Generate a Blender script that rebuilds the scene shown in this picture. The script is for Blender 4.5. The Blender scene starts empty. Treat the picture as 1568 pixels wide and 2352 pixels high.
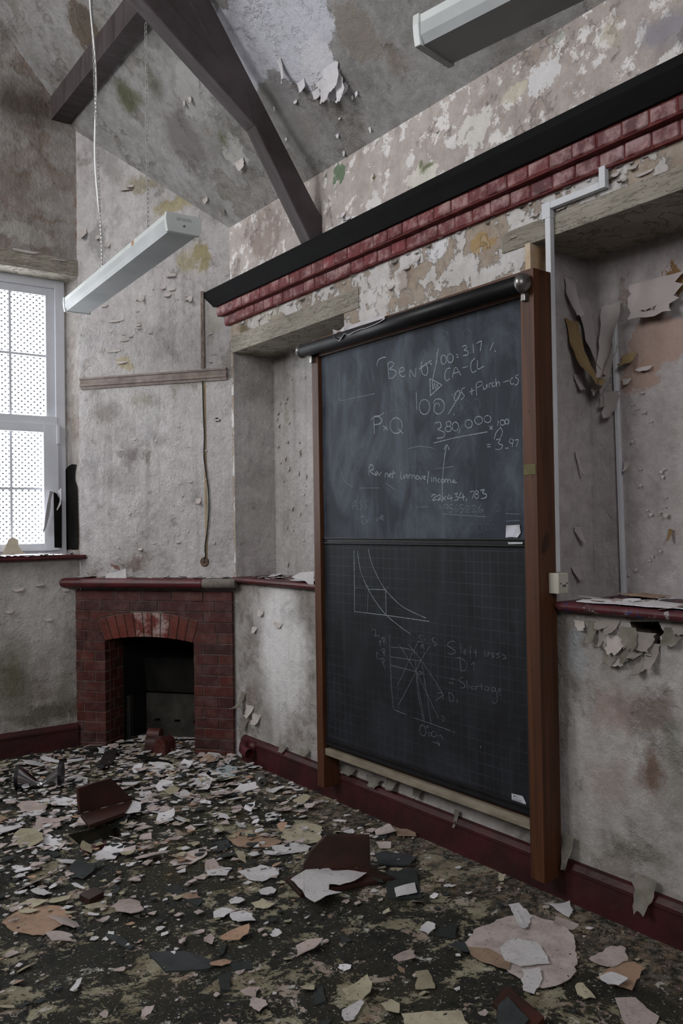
import bpy, bmesh, math, random
from mathutils import Vector, Matrix, noise
V = Vector
col = bpy.context.scene.collection
scene = bpy.context.scene

# ------------------------------------------------------------------ camera
F, PITCH, ROLL, YAW, EYE = 1950.0, math.radians(.87), math.radians(-.855), math.radians(36.086), 1.6
_cy, _sy = math.cos(YAW), math.sin(YAW)
FWD = V((_sy * math.cos(PITCH), _cy * math.cos(PITCH), math.sin(PITCH)))
_r = V((_cy, -_sy, 0)); _u = _r.cross(FWD)
RGT = math.cos(ROLL) * _r + math.sin(ROLL) * _u
UPV = -math.sin(ROLL) * _r + math.cos(ROLL) * _u
CAM = V((0, 0, EYE))
cam = bpy.data.cameras.new('camera')
cam.sensor_fit = 'VERTICAL'; cam.sensor_height = 36; cam.lens = F / 2352 * 36; cam.clip_start = .05
cam_o = bpy.data.objects.new('camera', cam); col.objects.link(cam_o)
cam_o.matrix_world = Matrix(((RGT.x, UPV.x, -FWD.x, CAM.x), (RGT.y, UPV.y, -FWD.y, CAM.y), (RGT.z, UPV.z, -FWD.z, CAM.z), (0, 0, 0, 1)))
scene.camera = cam_o
# ------------------------------------------------------------------ daylight: one overcast sky, let in by the windows
world = bpy.data.worlds.new('overcast_sky'); scene.world = world; world.use_nodes = True
bg = world.node_tree.nodes['Background']; bg.inputs[0].default_value = (.97, .98, 1.0, 1); bg.inputs[1].default_value = 6.0
scene.view_settings.view_transform = 'Standard'; scene.view_settings.look = 'None'
scene.view_settings.gamma = 1; scene.view_settings.use_curve_mapping = False
scene.view_settings.exposure = 1.2
scene.cycles.max_bounces = 5; scene.cycles.diffuse_bounces = 3; scene.cycles.adaptive_threshold = .05; scene.cycles.adaptive_min_samples = 16
WEST_X, SOUTH_Y = -3.2, -2.6
WEST_WINS = [(2.9, 4.2, 3.3, 5.7), (4.6, 5.9, 3.3, 5.7)]          # y0, y1, z0, z1
SOUTH_WINS = [(-2.2, -.2, 3.0, 5.0)]                             # x0, x1, z0, z1
GABLE_WIN = (.55, 2.105, 1.41, 3.485)
def portal(name, loc, rot, sx, sy):
    l = bpy.data.lights.new(name, 'AREA'); l.shape = 'RECTANGLE'; l.size = sx; l.size_y = sy
    l.cycles.is_portal = True
    o = bpy.data.objects.new(name, l); col.objects.link(o); o.location = loc; o.rotation_euler = rot
for (a, b, c_, d) in WEST_WINS:
    portal('window_left_offscreen', (WEST_X - .1, (a + b) / 2, (c_ + d) / 2), (math.pi / 2, 0, -math.pi / 2), b - a, d - c_)
for (a, b, c_, d) in SOUTH_WINS:
    portal('window_behind_offscreen', ((a + b) / 2, SOUTH_Y - .1, (c_ + d) / 2), (math.pi / 2, 0, 0), b - a, d - c_)
portal('window_gable', ((GABLE_WIN[0] + GABLE_WIN[1]) / 2, 6.58, 2.45), (math.pi / 2, 0, math.pi), GABLE_WIN[1] - GABLE_WIN[0], 2.1)

# ------------------------------------------------------------------ pixel -> point on a known surface
def ray(x, y): return FWD + (x - 784) / F * RGT - (y - 1176) / F * UPV
def onX(x, y, X): d = ray(x, y); return CAM + d * (X / d.x)
def onY(x, y, Y): d = ray(x, y); return CAM + d * (Y / d.y)
def onZ(x, y, z=0): d = ray(x, y); return CAM + d * ((z - EYE) / d.z)
def onP(x, y, p, n): d = ray(x, y); return CAM + d * ((p - CAM).dot(n) / d.dot(n))
# the chimney breast cuts the corner: U along it, N out of it
CU, CN = V((.61, -.7924, 0)).normalized(), V((-.7924, -.61, 0)).normalized()
B0 = V((2.096, 6.267, 0))
ZZ = V((0, 0, 1))
def ch(u, z, off=0.): return B0 + CU * u + ZZ * z + CN * off
PL = -.03                                                          # plaster lies 3 cm behind the brick face
def onC(x, y, off=PL): return onP(x, y, B0 + CN * off, CN)
CEIL_N = V((1.155, 0, 1)).normalized(); CEIL_P = V((2.9, 5, 3.71))
def ceil_z(X): return 3.71 + 1.155 * (2.9 - X)
def onCe(x, y): return onP(x, y, CEIL_P, CEIL_N)

# ------------------------------------------------------------------ materials
def lin(h):
    h = h.lstrip('#'); o = []
    for i in (0, 2, 4):
        c = int(h[i:i + 2], 16) / 255
        o.append(c / 12.92 if c <= .04045 else ((c + .055) / 1.055) ** 2.4)
    return (*o, 1)
class NT:
    def __init__(s, name, rough=.8, spec=.3):
        s.m = bpy.data.materials.new(name); s.m.use_nodes = True
        s.t = s.m.node_tree; s.b = s.t.nodes['Principled BSDF']
        s.b.inputs['Roughness'].default_value = rough
        s.b.inputs['Specular IOR Level'].default_value = spec
        s._pos = None
    def n(s, t, **k):
        nd = s.t.nodes.new(t)
        for a, v in k.items(): setattr(nd, a, v)
        return nd
    def l(s, a, b): s.t.links.new(a, b)
    def put(s, sock, v):
        if hasattr(v, 'is_linked') or hasattr(v, 'links'): s.l(v, sock)
        else: sock.default_value = v
    def pos(s):
        if s._pos is None: s._pos = s.n('ShaderNodeNewGeometry').outputs['Position']
        return s._pos
    def vm(s, op, a, b=None, c=None, out=0):
        nd = s.n('ShaderNodeVectorMath', operation=op); s.put(nd.inputs[0], a)
        if b is not None: s.put(nd.inputs[1], b)
        if c is not None: s.put(nd.inputs[2], c)
        return nd.outputs['Value'] if op in ('LENGTH', 'DOT_PRODUCT') else nd.outputs[0]
    def ma(s, op, a, b=None, c=None, clamp=False):
        nd = s.n('ShaderNodeMath', operation=op, use_clamp=clamp); s.put(nd.inputs[0], a)
        if b is not None: s.put(nd.inputs[1], b)
        if c is not None: s.put(nd.inputs[2], c)
        return nd.outputs[0]
    def noise(s, scale, detail=4, rough=.55, vec=None, dist=0, color=False):
        nd = s.n('ShaderNodeTexNoise'); nd.inputs['Scale'].default_value = scale
        nd.inputs['Detail'].default_value = detail; nd.inputs['Roughness'].default_value = rough
        nd.inputs['Distortion'].default_value = dist
        s.l(vec if vec is not None else s.pos(), nd.inputs['Vector'])
        return nd.outputs['Color' if color else 'Fac']
    def off(s, vec, o, sc=(1, 1, 1)): return s.vm('MULTIPLY_ADD', vec, sc, o)
    def step(s, v, a, b):
        nd = s.n('ShaderNodeMapRange'); s.put(nd.inputs['Value'], v)
        nd.inputs['From Min'].default_value = a; nd.inputs['From Max'].default_value = b
        return nd.outputs[0]
    def mix(s, f, a, b, blend='MIX'):
        nd = s.n('ShaderNodeMix', data_type='RGBA', blend_type=blend)
        s.put(nd.inputs[0], f); s.put(nd.inputs[6], a); s.put(nd.inputs[7], b)
        return nd.outputs[2]
    def ramp(s, f, stops):
        nd = s.n('ShaderNodeValToRGB'); s.put(nd.inputs[0], f); e = nd.color_ramp.elements
        while len(e) < len(stops): e.new(.5)
        for i, (p, c) in enumerate(stops): e[i].position = p; e[i].color = c
        return nd.outputs[0]
    def bump(s, h, strength=.4, dist=.01):
        nd = s.n('ShaderNodeBump'); nd.inputs['Strength'].default_value = strength; nd.inputs['Distance'].default_value = dist
        s.put(nd.inputs['Height'], h); s.l(nd.outputs[0], s.b.inputs['Normal'])
    def color(s, c): s.put(s.b.inputs['Base Color'], c); return s
    def objrand(s): return s.n('ShaderNodeObjectInfo').outputs['Random']
def simple(name, c1, c2=None, scale=8, rough=.7, spec=.3, bump=.2, bscale=40, bdist=.004, metal=0, stretch=None, var=0):
    t = NT(name, rough, spec); vec = t.pos()
    if stretch: vec = t.vm('MULTIPLY', vec, stretch)
    f = t.noise(scale, 5, .6, vec)
    c = t.mix(t.step(f, .35, .65), lin(c1), lin(c2 or c1))
    if var: c = t.mix(t.ma('MULTIPLY', t.objrand(), var), c, (0, 0, 0, 1))
    t.color(c); t.b.inputs['Metallic'].default_value = metal
    if bump: t.bump(t.noise(bscale, 4, .6, vec), bump, bdist)
    return t.m
def plaster(name, paint, under, cover=.5, sharp=.02, scale=4.5, blobs=(), flakes=.0, mold=.25, moldc='#4c4a33', grey=.2, streak=.25, lump=1.0, pale=None, specks=.3, crack=0, warp=.13):
    """old paint over plaster: patches of bare under-coat with a real edge, damp, mould, streaks, then stains and other patches with a shape of their own"""
    t = NT(name, .88, .18); P = t.pos()
    wob = t.vm('SUBTRACT', t.noise(3.2, 5, .62, color=True), (.5, .5, .5))
    PW = t.vm('MULTIPLY_ADD', wob, (warp * 2, warp * 2, warp * 2), P)
    PW = t.vm('MULTIPLY_ADD', t.vm('SUBTRACT', t.noise(13, 5, .75, color=True), (.5, .5, .5)), (warp * 1.3, warp * 1.3, warp * 1.3), PW)
    n1 = t.noise(scale, 8, .66)
    n2 = t.noise(1.3, 4, .6, t.off(P, (7.3, 1.1, 3.9)))
    c = t.mix(t.step(n2, .35, .68), lin(paint[0]), lin(paint[1]))
    peel = t.step(t.ma('ADD', n1, t.ma('MULTIPLY', n2, .35)), cover + .175 - sharp, cover + .175 + sharp)    # 1 = bare
    uc = t.mix(t.step(t.noise(5.5, 5, .6, t.off(P, (2, 9, 4))), .38, .62), lin(under[0]), lin(under[1]))
    c = t.mix(peel, c, uc)
    c = t.mix(t.step(t.noise(11, 6, .75, t.off(P, (3, 17, 29))), .3, .8), t.mix(.26, c, (.03, .028, .026, 1)), t.mix(.16, c, (1, 1, 1, 1)))
    if pale:
        n3 = t.step(t.noise(scale * 1.7, 8, .7, t.off(P, (21, 3, 8))), pale[1], pale[1] + .035)
        c = t.mix(n3, c, lin(pale[0]))
    for (p, r, cc, st, soft) in blobs:
        rr = (r, r, r) if not isinstance(r, tuple) else r
        q = t.vm('MULTIPLY_ADD', PW, tuple(1 / k for k in rr), tuple(-p[i] / rr[i] for i in range(3)))
        m = t.step(t.vm('LENGTH', q), 1.0, 1.0 - soft)
        if st < 1: m = t.ma('MULTIPLY', m, st)
        c = t.mix(m, c, lin(cc))
    if mold:
        mn = t.step(t.noise(2.1, 6, .7, t.off(P, (5, 13, 1))), .5, .78)
        c = t.mix(t.ma('MULTIPLY', mn, mold), c, lin(moldc))
    if grey:
        gn = t.step(t.noise(3.3, 7, .72, t.off(P, (15, 3, 11))), .52, .75)
        c = t.mix(t.ma('MULTIPLY', gn, grey), c, lin('#3a3836'))
    if streak:
        sn = t.step(t.noise(1, 5, .6, t.vm('MULTIPLY', P, (14, 14, .8))), .52, .8)
        c = t.mix(t.ma('MULTIPLY', sn, streak), c, lin('#4a4640'))
    if specks:
        sp = t.step(t.noise(46, 3, .7), .66, .74)
        c = t.mix(t.ma('MULTIPLY', sp, specks), c, lin('#2c2824'))
    t.color(c)
    h = t.ma('MULTIPLY', t.noise(22, 6, .7), 1.0 * lump)
    h = t.ma('MULTIPLY_ADD', peel, -.45, h)
    if crack:
        v = t.n('ShaderNodeTexVoronoi', feature='DISTANCE_TO_EDGE'); v.inputs['Scale'].default_value = 9.0
        t.l(t.vm('MULTIPLY_ADD', t.noise(5, 3, .6, color=True), (.35, .35, .35), P), v.inputs['Vector'])
        h = t.ma('MULTIPLY_ADD', t.step(v.outputs[0], .0, .03), crack * .35, h)
    t.bump(h, .8, .022)
    return t.m
def bpx(surf, x, y, rpx, cc, st=.8, soft=.5):
    """a coloured patch, mostly a stain, traced on the photograph, put on the surface it marks"""
    p = surf(x, y); d = (p - CAM).dot(FWD)
    r = tuple(k * d / F for k in rpx) if isinstance(rpx, tuple) else rpx * d / F
    if isinstance(r, tuple): r = (r[0], r[0], r[1])
    return (p, r, cc, st, soft)

# ------------------------------------------------------------------ mesh helpers
class MB:
    def __init__(s): s.v = []; s.f = []
    def add(s, vs, fs):
        k = len(s.v); s.v += [V(p) for p in vs]; s.f += [tuple(i + k for i in f) for f in fs]; return s
    def quad(s, a, b, c, d, nu=1, nv=1):
        a, b, c, d = map(V, (a, b, c, d)); vs = []
        for j in range(nv + 1):
            for i in range(nu + 1):
                p = a.lerp(b, i / nu); q = d.lerp(c, i / nu); vs.append(p.lerp(q, j / nv))
        fs = [(j * (nu + 1) + i, j * (nu + 1) + i + 1, (j + 1) * (nu + 1) + i + 1, (j + 1) * (nu + 1) + i) for j in range(nv) for i in range(nu)]
        return s.add(vs, fs)
    def box(s, x0, x1, y0, y1, z0, z1):
        return s.obox(V((x0, y0, z0)), V((x1 - x0, 0, 0)), V((0, y1 - y0, 0)), V((0, 0, z1 - z0)))
    def obox(s, o, a, b, c):
        vs = [o, o + a, o + a + b, o + b, o + c, o + a + c, o + a + b + c, o + b + c]
        return s.add(vs, [(0, 3, 2, 1), (4, 5, 6, 7), (0, 1, 5, 4), (1, 2, 6, 5), (2, 3, 7, 6), (3, 0, 4, 7)])
    def prism(s, pts, ext):
        """pts: polygon in space, ext: vector"""
        n = len(pts); pts = [V(p) for p in pts]
        return s.add(pts + [p + ext for p in pts], [tuple(range(n))[::-1], tuple(range(n, 2 * n))] + [(i, (i + 1) % n, n + (i + 1) % n, n + i) for i in range(n)])
    def tube(s, path, r, seg=8, cap=True, closed=False):
        path = [V(p) for p in path]; n = len(path); rings = []; up = None
        for i, p in enumerate(path):
            t = (path[(i + 1) % n] - path[i - 1]) if closed else (path[min(i + 1, n - 1)] - path[max(i - 1, 0)])
            t.normalize()
            if up is None: up = t.orthogonal().normalized()
            up = (up - t * up.dot(t)).normalized(); w = t.cross(up)
            rr = r[i] if isinstance(r, (list, tuple)) else r
            rings.append([p + (up * math.cos(a) + w * math.sin(a)) * rr for a in (2 * math.pi * k / seg for k in range(seg))])
        vs = [q for rg in rings for q in rg]; fs = []
        for i in range(n if closed else n - 1):
            j = (i + 1) % n
            fs += [(i * seg + k, i * seg + (k + 1) % seg, j * seg + (k + 1) % seg, j * seg + k) for k in range(seg)]
        if cap and not closed: fs += [tuple(range(seg))[::-1], tuple((n - 1) * seg + k for k in range(seg))]
        return s.add(vs, fs)
    def build(s, name, mat, parent=None, smooth=False, bevel=0, seg=2, recentre=True, fix=False):
        me = bpy.data.meshes.new(name); org = V((0, 0, 0))
        if parent is None and recentre and s.v:
            xs = [p.x for p in s.v]; ys = [p.y for p in s.v]; zs = [p.z for p in s.v]
            org = V(((min(xs) + max(xs)) / 2, (min(ys) + max(ys)) / 2, min(zs)))
        me.from_pydata([p - org for p in s.v], [], s.f); me.update()
        if bevel or fix:
            bm = bmesh.new(); bm.from_mesh(me)
            bmesh.ops.recalc_face_normals(bm, faces=bm.faces)
            if bevel: bmesh.ops.bevel(bm, geom=list(bm.edges), offset=bevel, segments=seg, affect='EDGES', profile=.6)
            bm.to_mesh(me); bm.free()
        if smooth: me.polygons.foreach_set('use_smooth', [True] * len(me.polygons))
        me.materials.append(mat)
        o = bpy.data.objects.new(name, me); col.objects.link(o); o.location = org
        if parent is not None: attach(o, parent)
        return o
def attach(o, p):
    o.parent = p; M = Matrix.Translation(p.location)
    if p.parent: M = Matrix.Translation(p.location)
    o.matrix_parent_inverse = M.inverted() if not p.parent else Matrix()
def tag(o, label, cat=None, group=None, kind=None):
    if label: o['label'] = label
    if cat: o['category'] = cat
    if group: o['group'] = group
    if kind: o['kind'] = kind
    return o
def thing(name, label, cat, loc, group=None):
    o = bpy.data.objects.new(name, None); col.objects.link(o); o.location = loc; o.empty_display_size = .1
    return tag(o, label, cat, group)
def struct(o, label, cat): return tag(o, label, cat, None, 'structure')
def arc(c, r, a0, a1, n): return [(c[0] + r * math.cos(a0 + (a1 - a0) * i / n), c[1] + r * math.sin(a0 + (a1 - a0) * i / n)) for i in range(n + 1)]
def smooth_line(pts, n=5):
    if len(pts) < 3: return pts
    out = []; P = [pts[0]] + list(pts) + [pts[-1]]
    for i in range(1, len(P) - 2):
        for k in range(n):
            t = k / n; a, b, c_, d = P[i - 1], P[i], P[i + 1], P[i + 2]
            out.append(tuple(.5 * (2 * b[j] + (c_[j] - a[j]) * t + (2 * a[j] - 5 * b[j] + 4 * c_[j] - d[j]) * t * t + (3 * b[j] - a[j] - 3 * c_[j] + d[j]) * t ** 3) for j in range(len(b))))
    out.append(tuple(pts[-1])); return out

# ------------------------------------------------------------------ palette
def flake_mat(name, c1, c2, dirt='#3b352c', da=.45):
    t = NT(name, .85, .2)
    c = t.mix(t.objrand(), lin(c1), lin(c2))
    c = t.mix(t.ma('MULTIPLY', t.step(t.noise(9, 6, .65), .45, .72), da), c, lin(dirt))
    c = t.mix(t.ma('MULTIPLY', t.step(t.noise(85, 3, .7), .62, .68), .75), c, lin('#2a2622'))
    t.color(c); t.bump(t.noise(40, 4, .6), .25, .004); return t.m
M_white = flake_mat('paint_white', '#d6d3d6', '#bdb9ba', da=.25)
M_pink = flake_mat('paint_pink_grey', '#b9aca8', '#a0918b')
M_cream = flake_mat('paint_cream', '#b0a892', '#8d8670')
M_peach = flake_mat('paint_peach', '#ad8d76', '#8d7766')
M_slate = flake_mat('slate', '#3c3f40', '#2a2d2c', '#1c1d1c')
M_curl = simple('peeling_paint', '#b9b1ae', '#9d958f', 6, .85, .2, .3, 30)
M_curlw = simple('peeling_paint_white', '#cfccd0', '#b4b0b2', 6, .85, .2, .3, 30)
M_sheet = simple('loose_lining_paper', '#b1a8a7', '#a09795', 3, .85, .2, .25, 14)
M_rag = simple('ragged_grey_paint', '#8f8782', '#78716b', 8, .88, .15, .4, 30)
M_curlgreen = simple('peeling_paint_mouldy', '#827c74', '#5d5a50', 12, .9, .15, .5, 40)
M_tan = simple('peeled_paper_back', '#7a6245', '#93805f', 5, .9, .15, .2)
M_black = simple('black_paint', '#0f0f11', '#17171a', 9, .45, .3, .15, 60)
M_soot_dark = simple('soot_and_hollow_dark', '#0e0d0c', '#191715', 6, .95, .1, .4, 20)
M_beam = simple('black_beam_paint', '#080808', '#0f0f10', 5, .75, .12, .25, 25, stretch=(4, 1, 4))
M_truss = simple('dark_stained_timber', '#352d2c', '#4a4244', 3, .6, .3, .35, 20, stretch=(1, 5, 1))
M_purlin = simple('black_timber', '#151314', '#211e1e', 4, .65, .25, .3, 20, stretch=(5, 1, 5))
M_iron = simple('iron', '#1c1a19', '#2c2724', 20, .6, .4, .3, 60)
M_chain = simple('galvanised_chain', '#b4b3b0', '#8f8d89', 60, .5, .5, 0, metal=.2)
M_cablew = simple('white_cable', '#e8e8e8', rough=.5, bump=0)
M_cableb = simple('black_cable', '#1e1c1b', rough=.5, bump=0)
M_upvc = simple('white_window_plastic', '#d3d5dc', '#c6c8cf', 3, .35, .45, .05, 30)
M_fitting = simple('white_enamel', '#c6cbc9', '#b7bcba', 4, .4, .45, .06, 50)
M_rustw = simple('rusty_enamel', '#8a5a2e', '#b8a890', 40, .7, .3, .3, 60)
M_trunk = simple('white_trunking', '#c8cace', '#b9bbc0', 4, .4, .4, .04, 50)
M_chrome = simple('polished_steel', '#c8c8ca', '#b8b8bc', 6, .18, .5, .03, 20, metal=1)
M_steel = simple('worn_steel', '#8d8b88', '#6f6d6a', 18, .35, .5, .15, 50, metal=.9)
M_brass = simple('tarnished_brass', '#5b5630', '#46431f', 12, .5, .5, .15, 60, metal=.4)
M_red = simple('dark_red_gloss_paint', '#501a1d', '#3a1416', 9, .45, .45, .35, 30, bdist=.006)
M_redbase = simple('baseboard_red_paint', '#43171a', '#2c1214', 5, .5, .4, .45, 22, bdist=.008)
M_cement = simple('grey_cement', '#77706a', '#5f5852', 14, .9, .15, .6, 40, bdist=.008)
def lintel_mat():
    t = NT('cracked_cream_timber_paint', .8, .2); P = t.pos()
    c = t.mix(t.step(t.noise(3, 5, .6), .35, .7), lin('#a39d91'), lin('#857f73'))
    c = t.mix(t.ma('MULTIPLY', t.step(t.noise(2.4, 6, .7, t.off(P, (3, 1, 2))), .5, .75), .6), c, lin('#6e6a55'))
    S = t.vm('MULTIPLY', P, (2.2, 2.2, 20)); g = t.noise(3.2, 6, .6, S, .4)
    ck = t.step(t.ma('ABSOLUTE', t.ma('SUBTRACT', g, .5)), .0, .022)
    c = t.mix(ck, lin('#69625a'), c)
    t.color(c); t.bump(t.ma('MULTIPLY_ADD', ck, .8, t.noise(14, 5, .6, S)), .6, .008); return t.m
M_lintel = lintel_mat()
def wood_mat(name, c1, c2, axis):
    t = NT(name, .5, .35); P = t.pos()
    s = {'z': (30, 30, 1.2), 'y': (30, 1.2, 30)}[axis]
    g = t.noise(1, 5, .6, t.vm('MULTIPLY', P, s), .6)
    c = t.mix(t.step(g, .35, .68), lin(c1), lin(c2))
    k = t.step(t.noise(5.5, 2, .4, t.vm('MULTIPLY', P, (1, 1, .7))), .7, .73)
    c = t.mix(t.ma('MULTIPLY', k, .8), c, lin('#24120a'))
    t.color(c); t.bump(g, .12, .003); return t.m
M_wood = wood_mat('varnished_pine', '#54321d', '#391f10', 'z')
M_woodtop = wood_mat('varnished_pine_rail', '#54321d', '#391f10', 'y')
def brick_mat(name, c1, c2, worn, wear, rough=.5):
    t = NT(name, rough, .35)
    c = t.mix(t.objrand(), lin(c1), lin(c2))
    c = t.mix(t.ma('MULTIPLY', t.step(t.noise(14, 6, .65), .42, .7), .5), c, lin('#1e0f0d'))
    c = t.mix(t.ma('MULTIPLY', t.step(t.noise(11, 7, .7, t.off(t.pos(), (4, 8, 2))), .46, .62), wear), c, lin(worn))
    t.color(c); t.bump(t.noise(45, 5, .65), .35, .005); return t.m
M_brick = brick_mat('fireplace_brick', '#4e211a', '#321715', '#6a5650', .3)
M_archbrick = brick_mat('arch_brick', '#62281d', '#502219', '#6d544d', .25)
M_archpale = brick_mat('arch_brick_flaked', '#66291f', '#5b261c', '#a0908c', .9)
M_corbel = brick_mat('cornice_brick', '#6f2d30', '#582528', '#a38583', .75)
M_mortar = simple('sooty_mortar', '#6b645e', '#4d4742', 20, .95, .1, .5, 60)
M_mortarred = simple('red_painted_mortar', '#4f1f20', '#6d3a38', 20, .9, .2, .5, 60)
M_tile = simple('red_clay_tile', '#42231a', '#261b16', 4, .6, .3, .3, 30)
M_firebrick = simple('firebrick_grey', '#3c3a35', '#272522', 7, .95, .1, .5, 16)
M_can = simple('dull_aluminium', '#8f8f8d', '#6c6b69', 20, .4, .5, .3, 40, metal=.7)

def holed(outer, hole):
    from mathutils.geometry import tessellate_polygon
    pts = [V(p) for p in outer] + [V(p) for p in hole]
    return MB().add(pts, [tuple(t) for t in tessellate_polygon([[V(p) for p in outer], [V(p) for p in hole]])])
def recess(hole, d, mat, parent):
    n = len(hole); back = [V(p) + d for p in hole]
    return MB().add([V(p) for p in hole] + back, [(i, (i + 1) % n, n + (i + 1) % n, n + i) for i in range(n)] + [tuple(range(n, 2 * n))]).build('plaster_hole', mat, parent)
M_rubble = simple('bare_rubble', '#5f564d', '#463f38', 14, .95, .1, .6, 30, bdist=.01)
# ------------------------------------------------------------------ floor and walls
YG, XR = 6.25, 2.9                       # gable wall, blackboard wall
H_FLOOR = (1.455, 1.70, 4.27, 4.47)      # missing piece of floor
def floor_mat():
    t = NT('dirty_floor', .85, .25); P = t.pos()
    wob = t.vm('SUBTRACT', t.noise(4, 4, .6, color=True), (.5, .5, .5))
    PW = t.vm('MULTIPLY_ADD', wob, (.2, .2, .2), P)
    c = t.mix(t.step(t.noise(6, 6, .65), .35, .68), lin('#1b1b17'), lin('#2f2d26'))
    c = t.mix(t.ma('MULTIPLY', t.step(t.noise(2.2, 5, .65, t.off(P, (3, 7, 1))), .5, .7), .7), c, lin('#38341f'))
    a = t.step(t.noise(4.2, 9, .76, t.off(PW, (11, 2, 5))), .535, .55)
    c = t.mix(a, c, t.mix(t.step(t.noise(7, 5, .6), .3, .7), lin('#5f563f'), lin('#9a957f')))
    b = t.step(t.noise(5.0, 9, .76, t.off(PW, (31, 12, 5))), .575, .59)
    c = t.mix(b, c, t.mix(t.step(t.noise(6.3, 4, .6), .3, .7), lin('#7b6450'), lin('#b0a59b')))
    w = t.step(t.noise(9, 8, .78, t.off(P, (1, 22, 5))), .60, .615)
    c = t.mix(w, c, lin('#b3afa8'))
    sx = t.n('ShaderNodeSeparateXYZ'); t.l(P, sx.inputs[0])
    edge = t.ma('MULTIPLY', t.step(t.ma('MULTIPLY_ADD', t.noise(3, 4, .6), .35, sx.outputs[0]), 2.66, 2.86), t.step(t.noise(24, 5, .75, t.off(P, (2, 2, 7))), .42, .6))
    c = t.mix(t.ma('MULTIPLY', edge, .8), c, t.mix(t.step(t.noise(15, 3, .6), .4, .6), lin('#6f6a62'), lin('#85705e')))
    s = t.step(t.noise(75, 3, .75), .635, .66)
    c = t.mix(s, c, lin('#c0bdb5'))
    dk = t.step(t.noise(34, 5, .75, t.off(P, (9, 9, 9))), .56, .6)
    c = t.mix(t.ma('MULTIPLY', dk, .85), c, lin('#12120e'))
    t.color(c)
    h = t.ma('ADD', t.ma('MULTIPLY', t.noise(30, 6, .7), .8), t.ma('MULTIPLY', a, .3))
    t.bump(t.ma('MULTIPLY_ADD', b, .3, h), .7, .014); return t.m
M_floor = floor_mat()
x0, x1, y0, y1 = H_FLOOR
fl = MB()
for (a, b, c_, d) in ((WEST_X, 3.4, SOUTH_Y, y0), (WEST_X, 3.4, y1, 7.0), (WEST_X, x0, y0, y1), (x1, 3.4, y0, y1)):
    fl.quad((a, c_, 0), (b, c_, 0), (b, d, 0), (a, d, 0))
pit = MB()
for a, b in (((x0, y0), (x1, y0)), ((x1, y0), (x1, y1)), ((x1, y1), (x0, y1)), ((x0, y1), (x0, y0))):
    pit.quad((*a, 0), (*b, 0), (*b, -.5), (*a, -.5))
pit.quad((x0, y0, -.5), (x1, y0, -.5), (x1, y1, -.5), (x0, y1, -.5))
floor = struct(fl.build('floor', M_floor, recentre=False), 'dark dirty floor strewn with fallen paint and plaster', 'floor')

pit.build('floor_hole', simple('bare_soil', '#3a352c', '#2b271f', 9, .95, .1, .5, 30), floor)
sR = lambda x, y: onX(x, y, XR)
sN = lambda x, y: onX(x, y, 3.23)
sN2 = lambda x, y: onX(x, y, 3.3)
sG = lambda x, y: onY(x, y, YG)
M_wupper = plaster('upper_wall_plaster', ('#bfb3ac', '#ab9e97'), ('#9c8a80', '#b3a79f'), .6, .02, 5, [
    bpx(sR, 610, 540, (90, 70), '#7d6d64', .6, .3),  # browner patch on the wall left of the truss
    bpx(sR, 860, 470, (30, 26), '#d9d6d4', .9, .05), bpx(sR, 960, 410, (50, 30), '#dad6cc', .85, .06), bpx(sR, 1090, 300, (60, 40), '#dcd8d2', .85, .05),
    bpx(sR, 1240, 190, (50, 34), '#d8d6d6', .9, .05), bpx(sR, 1180, 230, (34, 26), '#c9c2b0', .8, .2), bpx(sR, 1400, 70, (44, 34), '#b6ab96', .7, .4),
    bpx(sR, 1530, 60, (90, 60), '#8b8992', .75, .5), bpx(sR, 775, 402, (24, 18), '#5a7558', .85, .15), bpx(sR, 745, 400, (12, 10), '#4a5230', .8, .4),
    bpx(sR, 970, 382, (30, 18), '#5a6638', .85, .5), bpx(sR, 864, 404, (7, 14), '#4b4a1e', .9, .4), bpx(sR, 1280, 75, (34, 20), '#9aa196', .6, .4),
    bpx(sR, 800, 520, (60, 18), '#dcdade', .9, .08), bpx(sR, 1000, 430, (80, 14), '#d8d5cf', .8, .08)],
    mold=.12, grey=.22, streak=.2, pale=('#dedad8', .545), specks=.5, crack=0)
M_wmid = plaster('middle_wall_plaster', ('#d6d2d0', '#bfb8b2'), ('#9a8877', '#ab9a88'), .49, .015, 7, [
    bpx(sR, 1105, 560, (46, 30), '#a88a5c', .8, .15), bpx(sR, 1010, 560, (50, 24), '#d6d4d6', .85, .06), bpx(sR, 930, 640, (46, 30), '#8b7768', .6, .4), bpx(sR, 870, 690, (40, 40), '#cfcbc9', .8, .06),
    bpx(sR, 620, 720, (80, 30), '#b3ad9c', .7, .5), bpx(sR, 560, 760, (30, 30), '#5c5638', .7, .6)],
    mold=.15, grey=.15, streak=.15, specks=.3, crack=0)
M_niche = plaster('left_niche_plaster', ('#d0cbc9', '#bab4b0'), ('#a39c96', '#b3ada6'), .66, .03, 5, [
    bpx(sN, 590, 1180, (40, 70), '#6f6d68', .65, .8), bpx(sN, 590, 1290, (50, 30), '#6d6a50', .5, .7), bpx(sN, 660, 960, (10, 60), '#8a8660', .5, .8)],
    mold=.3, grey=.35, streak=.35, lump=1.8, specks=.8, crack=0)
M_niche2 = plaster('right_niche_plaster', ('#b3aaa9', '#a29997'), ('#a58d82', '#b09d93'), .68, .02, 3.5, [
    bpx(sN2, 1560, 630, (44, 32), '#7a5a34', .95, .06), bpx(sN2, 1500, 780, (80, 60), '#a88d80', .8, .06), bpx(sN2, 1470, 850, (60, 40), '#a58a7c', .8, .08),
    bpx(sN2, 1320, 850, (34, 60), '#85735c', .7, .3)],
    mold=.06, grey=.12, streak=.18, lump=.7, specks=.3, crack=0)
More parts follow.
